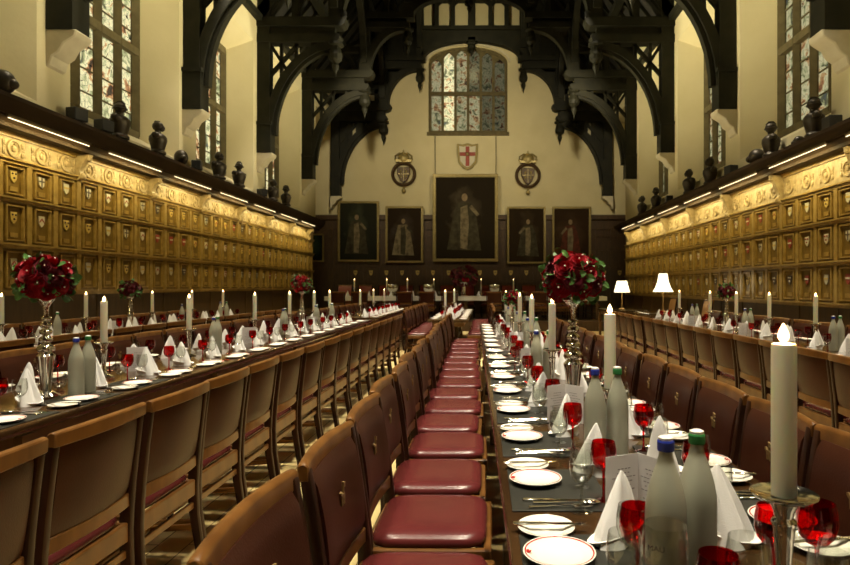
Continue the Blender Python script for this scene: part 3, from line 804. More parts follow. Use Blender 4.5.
chairs(9, 13.0, .58, lambda y: -3.16, 0, 'behind the far stretch of the aisle table', 'chairs at the far aisle table')

# ------------------------------------------------------------------ dais and high table
dz = .30
struct(MB().box(-7.4, 6.35, 18.9, YE - .1, 0, dz).build('floor_dais', M['oak_dark']))
ht = empty('high_table', (-.6, 20.4, dz)); tag(ht, 'high table with white cloth crossing the hall under the big painting', 'table')
MB().box(-4.6, 4.6, -.45, .45, .70, .75).build('tabletop', M['table'], ht)
for x in (-4.3, -2.1, 0, 2.1, 4.3):
    for y in (-.35, .35): MB().cbox(x, y, .35, .09, .09, .7).build('leg', M['table_leg'], ht)
c = MB(); c.box(-4.62, 4.62, -.47, .47, .752, .758)
n = 90
for s in (-1, 1):
    r = [[(-4.62 + 9.24 * k / n, s * (.475 + .012 * math.sin(k * 1.3)), z) for k in range(n + 1)] for z in (.757, .70, .62)]
    r = [[(p[0], s * (.475 + (.0 if i == 0 else .014 * i * math.sin(k * 1.3 + s))), p[2]) for k, p in enumerate(rr)] for i, rr in enumerate(r)]
    c.loft(r, False, False)
c = c.build('tablecloth', M['cloth'], smooth=True); c.location = (-.6, 20.4, dz); tag(c, 'white linen cloth hanging over the high table edge', 'tablecloth')
HC = Proto(make_chair('high_back_chair', 'leather_red', 'leather_red', 1.14, False))
for k in range(13):
    HC.put((-4.9 + k * .72, 21.2, dz), -PI / 2, 'red leather high-backed chair behind the high table, %s counted from the aisle side' % ORD[k], 'chair', 'red chairs behind the high table')
for k in (0, 1, 3, 4, 5, 7, 8, 9, 10):
    CH.put((-4.7 + k * .72, 19.75, dz), PI / 2, 'brown leather chair backing onto the hall at high table, %s from aisle side' % ORD[k], 'chair', 'chairs in front of the high table')

# ------------------------------------------------------------------ tableware
def make_plate(name, r, rim):
    m = MB(); m.lathe([(r * .5, 0), (r * .62, .001), (r * .70, .006), (r * .97, .014), (r, .0165), (r * .985, .018), (r * .70, .0095), (r * .60, .0055), (0.001, .0045)], 40)
    o = m.build(name, M['china'], smooth=True)
    if rim:
        m = MB(); m.lathe([(r * .955, .0166), (r * .955, .0175), (r * .915, .0164), (r * .915, .0155)], 40, caps=False); m.build('red_band', M['rim_red'], o)
        m = MB()      # little red crest on the rim
        m.prism([(-.006, -.008), (.006, -.008), (.009, .0), (.004, .002), (.003, .009), (-.003, .009), (-.004, .002), (-.009, 0)], 'z', .0142, .0165)
        me = m.build('red_crest', M['rim_red'], o); me.location = (-r * .82, 0, 0) ; me.rotation_euler = (0, -.25, 0); me.location.z = .0005
    return o
def make_knife(L=.2):
    t = MB(); t.prism([(-L * .5, -.006), (-L * .5 + .005, -.008), (-.004, -.005), (-.004, .005), (-L * .5 + .005, .008), (-L * .5, .006)], 'z', 0, .006)
    o = t.build('knife', M['silver'], bevel=.002, seg=1)
    b = MB(); b.prism([(-.004, -.005), (.02, -.009), (L * .42, -.009), (L * .5, .001), (L * .46, .007), (-.004, .006)], 'z', .002, .0035); b.build('blade', M['silver'], o)
    return o
def make_fork(L=.19):
    t = MB(); t.bar([(-L / 2, 0, .003), (-L * .2, 0, .004), (L * .15, 0, .008), (L * .22, 0, .006)], [.013, .007, .005, .012], .003, up=(0, 0, 1))
    o = t.build('fork', M['silver'], bevel=.001, seg=1)
    p = MB()
    p.box(L * .2, L * .27, -.011, .011, .004, .006)
    for k in range(4): p.box(L * .26, L * .5, -.011 + k * .0063, -.0077 + k * .0063, .004, .006)
    p.build('tines', M['silver'], o); return o
def make_spoon(L=.2):
    t = MB(); t.bar([(-L / 2, 0, .003), (-L * .2, 0, .004), (L * .15, 0, .008), (L * .22, 0, .008)], [.014, .007, .005, .008], .003, up=(0, 0, 1))
    o = t.build('spoon', M['silver'], bevel=.001, seg=1)
    MB().sphere((L * .36, 0, .009), .03, 14, 6, (1, .62, .22)).build('bowl', M['silver'], o, smooth=True); return o
def wine(name, h, r, mat, z0=.45, footr=.034):
    zb = h * z0; m = MB()
    m.lathe([(footr, 0), (footr, .002), (.008, .007), (.0045, .02), (.004, zb * .6), (.0045, zb - .004), (.010, zb + .002)], 20)
    stem = m.build(name, M[mat], smooth=True)
    b = MB(); H = h - zb
    pr = [(.004, 0), (r * .55, H * .08), (r * .85, H * .25), (r, H * .48), (r * .97, H * .75), (r * .86, H), (r * .84, H), (r * .94, H * .75), (r * .965, H * .48), (r * .82, H * .26), (r * .5, H * .11), (.002, H * .05)]
    b.lathe([(p[0], p[1] + zb) for p in pr], 24, caps=False); b.build('bowl', M[mat], stem, smooth=True)
    return stem
PLATE = Proto(make_plate('dinner_plate', .088, True)); SIDE = Proto(make_plate('side_plate', .077, False))
KNIFE = Proto(make_knife()); FORK = Proto(make_fork()); SPOON = Proto(make_spoon()); BUT = None
GOB = Proto(wine('red_goblet', .185, .040, 'ruby', .52)); WINE = Proto(wine('wine_glass', .175, .036, 'glass', .45)); WATER = Proto(wine('water_glass', .155, .038, 'glass', .38))
mt = MB().box(-.15, .15, -.2, .2, 0, .004).build('place_mat', M['slate'], bevel=.0015, seg=1); MAT = Proto(mt)
def make_napkin():
    rings = []; n = 28; H = .215
    for j in range(13):
        t = j / 12.0
        ring = []
        for k in range(n):
            a = 2 * PI * k / n
            r = .058 * (1 - t) ** .80 + .003
            r *= 1 + .20 * math.cos(3 * a + .6 + t * 1.2) + .08 * math.cos(7 * a + 3 * t)
            ring.append((r * math.cos(a) * 1.15 + .018 * t * math.sin(t * 2), r * math.sin(a) * .80, H * t + .006 * math.sin(5 * a)*(1 - t) * t))
        rings.append(ring)
    o = MB().loft(rings).build('folded_napkin', M['linen'], smooth=True)
    rings = []
    for (e, z) in ((.050, .0), (.060, .016), (.068, .034), (.064, .036), (.054, .018), (.036, .004)):
        rings.append([(e * math.cos(2 * PI * k / n) * (1.15 + .14 * math.cos(2 * (2 * PI * k / n))), e * math.sin(2 * PI * k / n) * .72, z * (1 + .55 * math.cos(2 * PI * k / n + .5)) + .002) for k in range(n)])
    MB().loft(rings, True, False).build('cuff', M['linen'], o, smooth=True)
    return o
NAP = Proto(make_napkin())
def make_bottle(cap):
    t = empty('water_bottle'); r = .041
    MB().lathe([(r * .8, 0), (r, .006), (r * 1.0, .03), (r * 1.0, .195), (r * .97, .22), (r * .84, .25), (r * .62, .28), (r * .42, .303), (r * .33, .318), (r * .33, .328)], 32).build('body', M['frost'], t, smooth=True)
    MB().lathe([(r * .40, .326), (r * .42, .33), (r * .42, .344), (r * .38, .348)], 20).build('cap', M[cap], t)
    MB().lathe([(r * .36, .348), (r * .36, .353), (r * .2, .356)], 20).build('cap_top', M['cap_white'], t)
    return t
def text_on(parent, name, body, size, loc, rot, mat, ext=.0006):
    cu = bpy.data.curves.new(name, 'FONT'); cu.body = body; cu.size = size; cu.extrude = ext; cu.align_x = 'CENTER'
    tmp = bpy.data.objects.new(name, cu); COL.objects.link(tmp); cu.materials.append(mat)
    bpy.context.view_layer.update()
    me = bpy.data.meshes.new_from_object(tmp.evaluated_get(bpy.context.evaluated_depsgraph_get()))
    bpy.data.objects.remove(tmp); bpy.data.curves.remove(cu)
    o = bpy.data.objects.new(name, me); COL.objects.link(o)
    if not me.materials: me.materials.append(mat)
    o.parent = parent; o.location = loc; o.rotation_euler = rot
    return o
BOTB = make_bottle('cap_blue')
BOTG = make_bottle('cap_green')
BOTB_P, BOTG_P = Proto(BOTB), Proto(BOTG)
def make_menu():
    o = empty('menu_card'); w, h, th = .105, .155, .0012
    for s in (-1, 1):
        m = MB(); d = Vector((math.cos(R(48)) , s * math.sin(R(48)), 0))
        q = d.cross(Vector((0, 0, 1))) * th
        m.loft([[(0, 0, 0), tuple(d * w), tuple(d * w + q), tuple(q)], [(0, 0, h), (d.x * w, d.y * w, h), (d.x * w + q.x, d.y * w + q.y, h), (q.x, q.y, h)]])
        lf = m.build('leaf', M['paper'], o)
        ln = MB(); random.seed(3)
        out = q.normalized() * (-1 if s > 0 else 1)
        # the printed lines face outwards from the fold
        for k in range(10):
            z = h - .035 - k * .0105; wd = random.uniform(.4, .8) * w; a = (w - wd) / 2
            for g in range(int(wd / .011)):
                p0 = d * (a + g * .011); p1 = d * (a + g * .011 + random.uniform(.005, .0095))
                for side_ in (-1, 1):
                    off = d.cross(Vector((0, 0, 1))) * (th + .0003 if side_ > 0 else -.0003)
                    o1 = d.cross(Vector((0, 0, 1))) * (th + .0006 if side_ > 0 else -.0006)
                    ln.loft([[tuple(p0 + off + Vector((0, 0, z))), tuple(p1 + off + Vector((0, 0, z))), tuple(p1 + o1 + Vector((0, 0, z))), tuple(p0 + o1 + Vector((0, 0, z)))], [tuple(p0 + off + Vector((0, 0, z + .0016))), tuple(p1 + off + Vector((0, 0, z + .0016))), tuple(p1 + o1 + Vector((0, 0, z + .0016))), tuple(p0 + o1 + Vector((0, 0, z + .0016)))]])
        ln.build('lettering', M['ink'], lf)
    MB().tube([(-.001, 0, .001), (-.001, 0, h - .001)], .0018, 6).build('ribbon', M['plum'], o)
    return o
MENU = Proto(make_menu())
def make_stick(h=.25):
    t = empty('candlestick')
    MB().lathe([(.062, 0), (.064, .006), (.05, .012), (.022, .022), (.014, .04)], 28).build('foot', M['silver'], t, smooth=True)
    MB().lathe([(.014, .038), (.022, .05), (.013, .065), (.015, .12), (.019, .165), (.021, h - .062), (.024, h - .058), (.024, h - .052), (.017, h - .046), (.021, h - .03), (.030, h - .014)], 20).build('stem', M['silver'], t, smooth=True)
    MB().lathe([(.012, h - .018), (.034, h - .014), (.056, h - .006), (.063, h + .001), (.062, h + .003), (.052, h - .001), (.026, h - .004), (.02, h - .005)], 32).build('drip_pan', M['silver'], t, smooth=True)
    return t
STICK = Proto(make_stick())
def make_candle():
    r = .0235
    o = MB().lathe([(r, 0), (r, .29), (r * .96, .297), (r * .8, .299), (r * .55, .292), (.002, .29)], 28).build('candle', M['candle'], smooth=True)
    MB().tube([(0, 0, .288), (.001, 0, .300), (.003, 0, .307)], .0014, 6).build('wick', M['wick'], o)
    MB().lathe([(.001, 0), (.007, .004), (.0105, .011), (.0095, .019), (.005, .030), (.001, .038)], 14, (.001, 0, .300)).build('flame', M['flame'], o, smooth=True)
    return o
CAND = Proto(make_candle())
TZ = .741
OCC = []
def free(x, y, r):
    for q in range(140):
        rad = .004 * q; a = q * 2.4; px, py = x + rad * math.cos(a) * .8, y + rad * math.sin(a)
        if all((px - o[0]) ** 2 + (py - o[1]) ** 2 >= (r + o[2]) ** 2 for o in OCC):
            OCC.append((px, py, r)); return px, py
    OCC.append((x, y, r)); return x, y
def candle(x, y, where, z=TZ):
    OCC.append((x, y, .066))
    STICK.put((x, y, z), jit(3), 'silver candlestick, ' + where, 'candlestick', 'silver candlesticks')
    CAND.put((x, y, z + .2475), jit(3), 'thick ivory candle burning, ' + where, 'candle', 'burning ivory candles')
    glow.append((x, y, z + .2475 + .325))
glow = []
for i, y in enumerate([1.2, 2.46, 3.94, 5.5, 6.9, 8.55, 10.0]):
    candle([.59, .508, .44, .43, .405, .38, .36][i], y, '%s from the camera on the middle table' % ORD[i])
for i, y in enumerate([2.95, 4.43, 5.75, 7.45, 8.85, 10.2, 11.3]):
    candle(XA - .04 - .02 * i, y, '%s from the camera on the table across the aisle' % ORD[i])
for i, y in enumerate([5.2, 6.6, 8.0, 9.6, 10.9, 12.2]):
    candle(XW, y, '%s from the camera on the wall table opposite the lampshades' % ORD[i])
for i, y in enumerate([5.4, 6.66, 7.74, 8.75, 9.77, 11.3]):
    candle(XR1 + .02, y, '%s from the camera on the lampshade-side table' % ORD[i])
candle(-.78, 12.3, 'alone on the table beyond the middle table')
candle(-.74, 15.2, 'second one on the table beyond the middle table')
for i, y in enumerate([13.3, 14.9, 16.5]): candle(XA, y, '%s from the camera on the far aisle table' % ORD[i])
for i, x in enumerate([-4.4, -3.3, -2.6, -1.7, -.1, 1.0, 2.1, 3.2]): candle(x, 20.70, '%s on the high table counted from the aisle side' % ORD[i], dz + .76)

# ---- roses
for _x, _y in ((.475, 3.25), (XA + .10, 3.62), (XA - .05, 9.2), (.37, 7.9), (XW, 9.0), (XR1, 9.05)): OCC.append((_x, _y, .10))
for _x, _y in ((.415, 1.08), (.335, 1.13), (.49, 1.13), (.715, 1.31), (.60, 1.06)): OCC.append((_x, _y, .048))
def make_rose(mat):
    m = MB(); r = .036
    for L, (cnt, tilt, rr, hh) in enumerate(((3, .1, .012, .026), (4, .28, .020, .030), (5, .55, .028, .030), (6, .95, .034, .026), (6, 1.25, .040, .018))):
        for k in range(cnt):
            a0 = 2 * PI * (k + .37 * L) / cnt; span = 2 * PI / cnt * .72
            rows = []
            for i in range(5):
                v = i / 4; row = []
                for j in range(6):
                    u = j / 5 * 2 - 1; a = a0 + u * span * (1 - .25 * v * v)
                    rad = rr * (.35 + .75 * v ** (.7)) + rr * .22 * v * v * tilt - .002 * u * u
                    z = hh * v * (1.0 - .16 * tilt * v) - .004 * L - (.006 * u * u) * v
                    row.append((rad * math.cos(a), rad * math.sin(a), z + .012))
                rows.append(row)
            m.loft(rows, False, False)
    m.sphere((0, 0, .022), .009, 8, 6, (1, 1, 1.5))
    m.lathe([(.004, -.012), (.016, -.006), (.024, .003), (.012, .012)], 10)
    o = m.build('rose', M[mat], smooth=True)
    return o
ROSE_ME = {k: make_rose(k) for k in ('rose', 'rose_dark')}
PEARL = MB().sphere((0, 0, .036), .0045, 8, 6).build('pearl_pin', M['pearl'], smooth=True)
def leaf_cluster(rad, n, seed):
    random.seed(seed); m = MB()
    for i in range(n):
        z = random.uniform(-.75, .95); a = random.uniform(0, 2 * PI); q = math.sqrt(1 - z * z)
        nrm = Vector((q * math.cos(a), q * math.sin(a), z)); base = nrm * rad * .80
        tan = nrm.cross(Vector((0, 0, 1))).normalized(); d = (nrm * random.uniform(.35, .9) + tan * random.uniform(-1, 1) + Vector((0, 0, random.uniform(-.7, .3)))).normalized()
        side = d.cross(nrm).normalized(); L = random.uniform(.05, .085) * rad / .16; w = L * .30
        rows = []
        for j in range(6):
            t = j / 5; ww = w * math.sin(PI * (t * .92 + .06)) ** .8; cc = base + d * L * t + nrm * (.012 * math.sin(PI * t))
            rows.append([cc - side * ww + nrm * .004, cc - nrm * .002, cc + side * ww + nrm * .004])
        m.loft(rows, False, False)
    return m
def make_flowers(kind, R0, n, stand_h, seed, scale=1.0):
    t = empty('rose_arrangement')
    # mirrored lumpy stand
    m = MB(); h = stand_h
    m.lathe([(.075, 0), (.078, .01), (.06, .02), (.03, .045)], 24); m.build('foot', M['silver'], t, smooth=True)
    m = MB(); z = .04
    m.lathe([(.028, .03), (.034, h * .2), (.045, h * .36), (.052, h * .42), (.030, h * .46)], 20)
    m.build('trumpet_stem', M['silver'], t, smooth=True)
    m = MB(); prof = []
    zz = h * .44
    for k, rr in enumerate((.052, .040, .036, .034, .030)):
        st = rr * 1.15
        prof += [(rr * .45, zz), (rr * .9, zz + st * .25), (rr, zz + st * .5), (rr * .9, zz + st * .75), (rr * .45, zz + st)]
        zz += st * 1.03
    prof += [(.016, h * .9), (.03, h * .95), (.055, h)]
    prof = [p for p in prof if p[1] <= h]
    m.lathe(prof, 20); m.build('bauble_stem', M['silver_lumpy'], t, smooth=True)
    zc = h + R0 * .72
    MB().sphere((0, 0, zc), R0 * .70, 20, 12, (1, 1, .85)).build('moss_ball', M['leaf'], t, smooth=True)
    random.seed(seed)
    ga = PI * (3 - 5 ** .5)
    for i in range(n):
        zf = 1 - (i + .5) / n * 1.62; q = math.sqrt(max(0, 1 - zf * zf)); a = i * ga + seed
        nrm = Vector((q * math.cos(a), q * math.sin(a), zf))
        mk = kind if random.random() < .78 or kind == 'rose_dark' else 'rose_dark'
        o = ROSE_ME[mk].copy(); COL.objects.link(o); o.parent = t
        o.location = Vector((0, 0, zc)) + Vector((nrm.x, nrm.y, nrm.z * .86)) * R0 * random.uniform(.74, .84)
        o.rotation_euler = (nrm + Vector((jit(.2), jit(.2), .1))).to_track_quat('Z', 'Y').to_euler()
        sc = R0 / .17 * random.uniform(1.15, 1.4); o.scale = (sc, sc, sc)
        if kind == 'rose' and R0 > .15:
            p = PEARL.copy(); COL.objects.link(p); p.parent = o
    l = leaf_cluster(R0, int(n * 2.6), seed).build('foliage', M['leaf'], t); l.location = (0, 0, zc)
    return t
f = make_flowers('rose', .155, 30, .585, 3)
f.location = (.475, 3.25, TZ); tag(f, 'tall silver stand topped with ball of red roses on the middle table', 'flower arrangement', 'red rose centrepieces')
g = dup(f, (XA + .10, 3.62, TZ), 1.9, 'tall silver stand of red roses beside the two bottles across the aisle', 'flower arrangement', 'red rose centrepieces', (.93, .93, 1.0))
dup(f, (XA - .05, 9.2, TZ), .7, 'smaller-looking red rose centrepiece at the far end of the table across the aisle', 'flower arrangement', 'red rose centrepieces', (.92, .92, .98))
dup(f, (.37, 7.9, TZ), 2.7, 'far red rose centrepiece on the middle table behind the thick candles', 'flower arrangement', 'red rose centrepieces', (.7, .7, .72))
d2 = make_flowers('rose_dark', .145, 20, .50, 8); KIDS.pop(d2.name, None)
d2.location = (XW, 9.0, TZ); tag(d2, 'dark rose centrepiece on the wall table opposite the lampshades', 'flower arrangement', 'dark rose centrepieces')
dup(d2, (XR1 + .0, 9.05, TZ), 1.2, 'dark rose centrepiece on the table running to the lampshades', 'flower arrangement', 'dark rose centrepieces', (.85, .85, .95))
# loose arrangement on the high table
t = empty('flower_spray', (-.66, 20.25, dz + .76)); tag(t, 'broad dark spray of red flowers on high table under the big painting', 'flower arrangement')
MB().lathe([(.10, 0), (.11, .02), (.05, .06), (.05, .30), (.12, .42), (.16, .46)], 20).build('vase', M['silver'], t, smooth=True)
random.seed(11)
sp = MB()
for i in range(60):
    a = random.uniform(0, 2 * PI); e = random.uniform(.1, 1.4); d = Vector((math.cos(a) * math.cos(e), math.sin(a) * math.cos(e), math.sin(e))); L = random.uniform(.35, .62)
    sp.tube([(0, 0, .45), tuple(Vector((0, 0, .45)) + d * L * .5 + Vector((0, 0, .03))), tuple(Vector((0, 0, .45)) + d * L)], .006, 5)
    if i < 24:
        o = ROSE_ME['rose' if i % 3 == 0 else 'rose_dark'].copy(); COL.objects.link(o); o.parent = t; o.location = Vector((0, 0, .45)) + d * L * .9; o.rotation_euler = d.to_track_quat('Z', 'Y').to_euler(); o.scale = (1.5, 1.5, 1.5)
sp.build('stem', M['leaf'], t)
lc = leaf_cluster(.40, 120, 5).build('foliage', M['rose_dark'], t); lc.location = (0, 0, .62)
for k in list(ROSE_ME.values()) + [PEARL]: bpy.data.objects.remove(k)

# ------------------------------------------------------------------ place settings
def setting(xe, y, s, k, row, lod, slope=0.0):
    """xe: table edge in front of the diner, s=+1 when the diner looks towards +X"""
    def at(dx, dy): return (xe + s * dx, y + s * dy)
    def L(what): return '%s, %s from camera %s' % (what, ORD[k], row)
    rz = 0 if s > 0 else PI
    z = TZ
    if lod >= 2:
        px, py = at(.175, -.06); MAT.put((px, py, z), rz, L('dark slate place mat'), 'place mat', 'slate mats ' + row)
    zz = z + (.0045 if lod >= 2 else .0)
    px, py = at(.115, .0); PLATE.put((px, py, zz), rz, L('white plate with thin red rim'), 'plate', 'red-rimmed plates ' + row)
    px, py = at(.10, .168); SIDE.put((px, py, z), rz, L('plain white side plate'), 'plate', 'side plates ' + row)
    if lod >= 2:
        for (pr, nm, dx, dy, zo) in ((KNIFE, 'silver table knife', .16, -.180, 0), (SPOON, 'silver spoon', .19, -.208, 0), (FORK, 'silver fork', .17, -.236, 0)):
            px, py = at(dx, dy); pr.put((px, py, zz), rz + jit(.05), L(nm), 'cutlery', nm + ' set ' + row)
        px, py = at(.11, .168); KNIFE.put((px, py, z + .019), rz + jit(.2), L('silver butter knife on side plate'), 'cutlery', 'butter knives ' + row)
    nx, ny = free(*at(.315 + jit(.015), .11 + jit(.02)), .085); NAP.put((nx, ny, z), jit(.8) + rz, L('white peaked napkin'), 'napkin', 'napkins ' + row, (random.uniform(.9, 1.1), random.uniform(.9, 1.1), random.uniform(.80, .98)))
    gx, gy = free(*at(.29 + jit(.02), -.17 + jit(.02)), .042); GOB.put((gx, gy, z), 0, L('ruby red stemmed goblet'), 'goblet', 'ruby goblets ' + row)
    if lod >= 1:
        gx, gy = free(*at(.235 + jit(.01), -.265 + jit(.02)), .038); WINE.put((gx, gy, z), 0, L('clear wine glass'), 'glass', 'wine glasses ' + row)
    if lod >= 2:
        gx, gy = free(*at(.27 + jit(.01), -.06 + jit(.01)), .040); WATER.put((gx, gy, z), 0, L('small clear stemmed glass'), 'glass', 'small stemmed glasses ' + row)
# bottles in pairs
def bottles(x, y, where, i, d=(.088, .02)):
    OCC.append((x, y, .043)); OCC.append((x + d[0], y + d[1], .043))
    BOTB_P.put((x, y, TZ), jit(2), 'frosted water bottle with blue cap, %s pair from camera %s' % (ORD[i], where), 'bottle', 'frosted bottles ' + where)
    BOTG_P.put((x + d[0], y + d[1], TZ), jit(2), 'frosted water bottle with green cap, %s pair from camera %s' % (ORD[i], where), 'bottle', 'frosted bottles ' + where)
bottles(.368, 1.235, 'on the middle table', 0, (.082, .055))
for i, (x, y) in enumerate([(.415, 2.28), (.36, 4.2), (.42, 5.9), (.40, 7.3), (.36, 9.0)]): bottles(x, y, 'on the middle table', i + 1)
for i, (x, y) in enumerate([(-2.42, 3.62), (-2.66, 6.0), (-2.7, 8.2), (-2.7, 9.8), (-2.7, 10.8)]): bottles(x, y, 'across the aisle', i, (-.02, .14))
for i, (x, y) in enumerate([(-5.1, 7.1), (-5.1, 10.3), (-5.1, 11.8)]): bottles(x, y, 'on the wall table opposite lampshades', i, (.1, .05))
for i, (x, y) in enumerate([(3.55, 6.2), (3.55, 8.3), (3.55, 10.4)]): bottles(x, y, 'on the lampshade-side table', i, (.1, .05))
# menu cards
for i, (x, y, a) in enumerate([(.445, 1.76, -1.85), (.40, 3.0, -1.7), (.38, 4.75, -1.7), (.36, 6.4, -1.7), (.34, 8.1, -1.7)]):
    OCC.append((x + .045 * math.cos(a), y + .045 * math.sin(a), .09))
    MENU.put((x, y, TZ), a, 'folded menu card standing on the middle table, %s from the camera' % ORD[i], 'menu card', 'menu cards', (1.1, 1.1, 1.15) if i == 0 else None)
for i, (x, y, a) in enumerate([(-2.75, 2.85, -1.2), (-2.62, 4.75, -1.9), (-2.62, 7.0, -1.9), (-2.62, 9.5, -1.9)]):
    OCC.append((x + .05 * math.cos(a), y + .05 * math.sin(a), .085))
    MENU.put((x, y, TZ), a, 'folded menu card standing on the table across the aisle, %s from the camera' % ORD[i], 'menu card', 'menu cards', (1.35, 1.35, 1.2))
for i, (x, y) in enumerate([(-5.1, 6.0), (-5.1, 8.6), (3.45, 5.6), (3.45, 8.0), (3.45, 10.0)]):
    OCC.append((x, y - .05, .10))
    MENU.put((x, y, TZ), -1.8 if x < 0 else 1.3, 'folded menu card on the %s, %s from the camera' % (('wall table opposite lampshades', ORD[i]) if x < 0 else ('lampshade-side table', ORD[i - 2])), 'menu card', 'menu cards', (1.2, 1.2, 1.1))
random.seed(21)
EDL = lambda y: CXM(y) - .44
EDR = lambda y: CXM(y) + .44
for k in range(16):
    y = 1.47 + k * .57
    setting(EDL(y), y, 1, k, 'on aisle side of middle table', 2 if k < 9 else 1)
for k in range(15):
    y = 1.14 + k * .555
    setting(EDR(y), y, -1, k, 'on lampshade side of middle table', 2 if k < 6 else 1)
for k in range(18):
    y = 1.8 + k * .565; setting(XA + WA / 2, y, -1, k, 'on aisle edge of table across aisle', 2 if k < 5 else 1)
for k in range(17):
    y = 2.0 + k * .585; setting(XA - WA / 2, y, 1, k, 'on panelling side of table across aisle', 1 if k < 8 else 0)
for k in range(15):
    y = 4.2 + k * .58; setting(XW + WW / 2, y, -1, k, 'on wall table opposite lampshades', 1 if k < 6 else 0)
for k in range(14):
    y = 4.4 + k * .6; setting(XW - WW / 2, y, 1, k, 'against panelling opposite lampshades', 0)
for k in range(15):
    y = 4.0 + k * .57; setting(XR1 - WR1 / 2, y, 1, k, 'facing the lampshade-side wall', 1 if k < 6 else 0)
for k in range(13):
    y = 4.4 + k * .64; setting(XR1 + WR1 / 2, y, -1, k, 'against lampshade-side panelling', 0)
for k in range(9):
    y = 12.2 + k * .58
    setting(-.70 - .4, y, 1, k, 'on table beyond middle table, aisle side', 0); setting(-.70 + .4, y, -1, k, 'on table beyond middle table, lampshade side', 0)
    y = 13.0 + k * .56
    setting(XA + WA / 2, y, -1, k, 'on aisle edge of far aisle table', 0)
for k in range(12):
    x = -4.7 + k * .72
    PLATE.put((x, 20.06, dz + .76), PI / 2, 'white plate with red rim at the high table, %s counted from aisle side' % ORD[k], 'plate', 'plates on the high table')
    NAP.put((x + .2, 20.06, dz + .76), jit(1), 'white folded napkin at the high table, %s counted from aisle side' % ORD[k], 'napkin', 'napkins on the high table')
    WINE.put((x + .36, 20.05, dz + .76), 0, 'clear wine glass at the high table, %s counted from aisle side' % ORD[k], 'glass', 'glasses on the high table')
# raised lettering low on the blue-capped bottle
tx = text_on(bpy.data.objects[BOTB.name], 'embossed_lettering', 'MAU', .016, (-.012, -.0405, .135), (PI / 2, 0, 0), M['ink'], .0008)

GOB.put((.415, 1.08, TZ), 0, 'ruby goblet just in front of the two bottles closest to the camera', 'goblet', 'ruby goblets at the camera end')
WINE.put((.335, 1.13, TZ), 0, 'large clear wine glass in front of the blue-capped bottle closest to camera', 'glass', 'wine glasses at the camera end', (1.22, 1.22, 1.25))
WATER.put((.490, 1.13, TZ), 0, 'clear glass in front of the green-capped bottle closest to camera', 'glass', 'wine glasses at the camera end', (1.1, 1.1, 1.25))
GOB.put((.715, 1.31, TZ), 0, 'wide ruby goblet beside the thick candle closest to the camera', 'goblet', 'ruby goblets at the camera end', (1.05, 1.05, 1.05))
WINE.put((.60, 1.06, TZ), 0, 'clear wine glass beside the thick candle closest to the camera', 'glass', 'wine glasses at the camera end', (1.05, 1.05, 1.12))
# silver punch bowls on the high table
def make_bowl():
    t = empty('rose_bowl')
    MB().lathe([(.08, 0), (.085, .015), (.04, .03), (.03, .07), (.05, .10)], 24).build('foot', M['silver'], t, smooth=True)
    MB().lathe([(.03, .10), (.10, .13), (.155, .20), (.17, .28), (.15, .34), (.14, .345), (.155, .28), (.14, .21), (.09, .15), (.01, .13)], 32, caps=False).build('bowl', M['silver_lumpy'], t, smooth=True)
    return t
BW = Proto(make_bowl())
for x, w in ((-3.05, 'beside the far aisle table end'), (-1.85, 'between candles just short of flower spray'), (.35, 'just past the flower spray')):
    BW.put((x, 20.36, dz + .76), 0, 'round silver bowl on the high table ' + w, 'bowl', 'silver bowls on the high table', (1.15, 1.15, 1.15))

# ------------------------------------------------------------------ lamps with lit shades on side tables
def side_table(x, y, label):
    t = empty('side_table', (x, y, 0)); tag(t, label, 'table')
    MB().box(-.5, .5, -.7, .7, .76, .80).build('tabletop', M['table'], t, bevel=.01, seg=1)
    for a in (-.44, .44):
        for b_ in (-.64, .64): MB().cbox(a, b_, .38, .06, .06, .76).build('leg', M['table_leg'], t)
    MB().box(-.44, .44, -.64, .64, .66, .76).build('apron', M['table_leg'], t)
def make_lamp(kind):
    t = empty('table_lamp')
    MB().lathe([(.085, 0), (.09, .012), (.03, .03), (.015, .06), (.02, .12), (.012, .16), (.012, .34), (.018, .36), (.01, .40)], 20).build('base', M['gilt'], t, smooth=True)
    pr = [(.20, .36), (.125, .60)] if kind == 0 else [(.23, .34), (.17, .41), (.12, .52), (.095, .64)]
    pr2 = pr + [(p[0] - .005, p[1]) for p in reversed(pr)]
    MB().lathe(pr2, 32, caps=False).build('lamp_shade', M['shade'], t, smooth=True)
    MB().sphere((0, 0, .45), .03, 10, 8).build('bulb', M['tube'], t, smooth=True)
    return t
LP = []
for kind, (x, y), lab in ((0, (3.55, 15.7), 'table lamp with straight tapered lit shade, farther from the panelling'), (1, (4.08, 13.9), 'table lamp with bell-shaped lit shade, closer to the panelling')):
    side_table(x, y, 'dark side table under the ' + ('straight' if kind == 0 else 'bell-shaped') + ' lit lampshade')
    t = make_lamp(kind); t.location = (x, y, .80); t.scale = (1, 1, 1.22 if kind == 0 else 1.38); tag(t, lab, 'lamp')
    ld = bpy.data.lights.new('bulb_light', 'POINT'); ld.energy = 14; ld.color = (1, .72, .38); ld.shadow_soft_size = .05
    lo = bpy.data.objects.new('bulb_light', ld); COL.objects.link(lo); lo.location = (x, y, 1.50)
PC = Proto(make_chair('armchair', 'leather_red', 'pale_wood', 1.12, False))
PC.put((4.35, 15.0, 0), PI, 'red and wood chair between the two lampshades against the panelling', 'chair')
PC.put((4.45, 12.95, 0), PI, 'pale wooden chair with arched back beside the bell-shaped lampshade', 'chair')
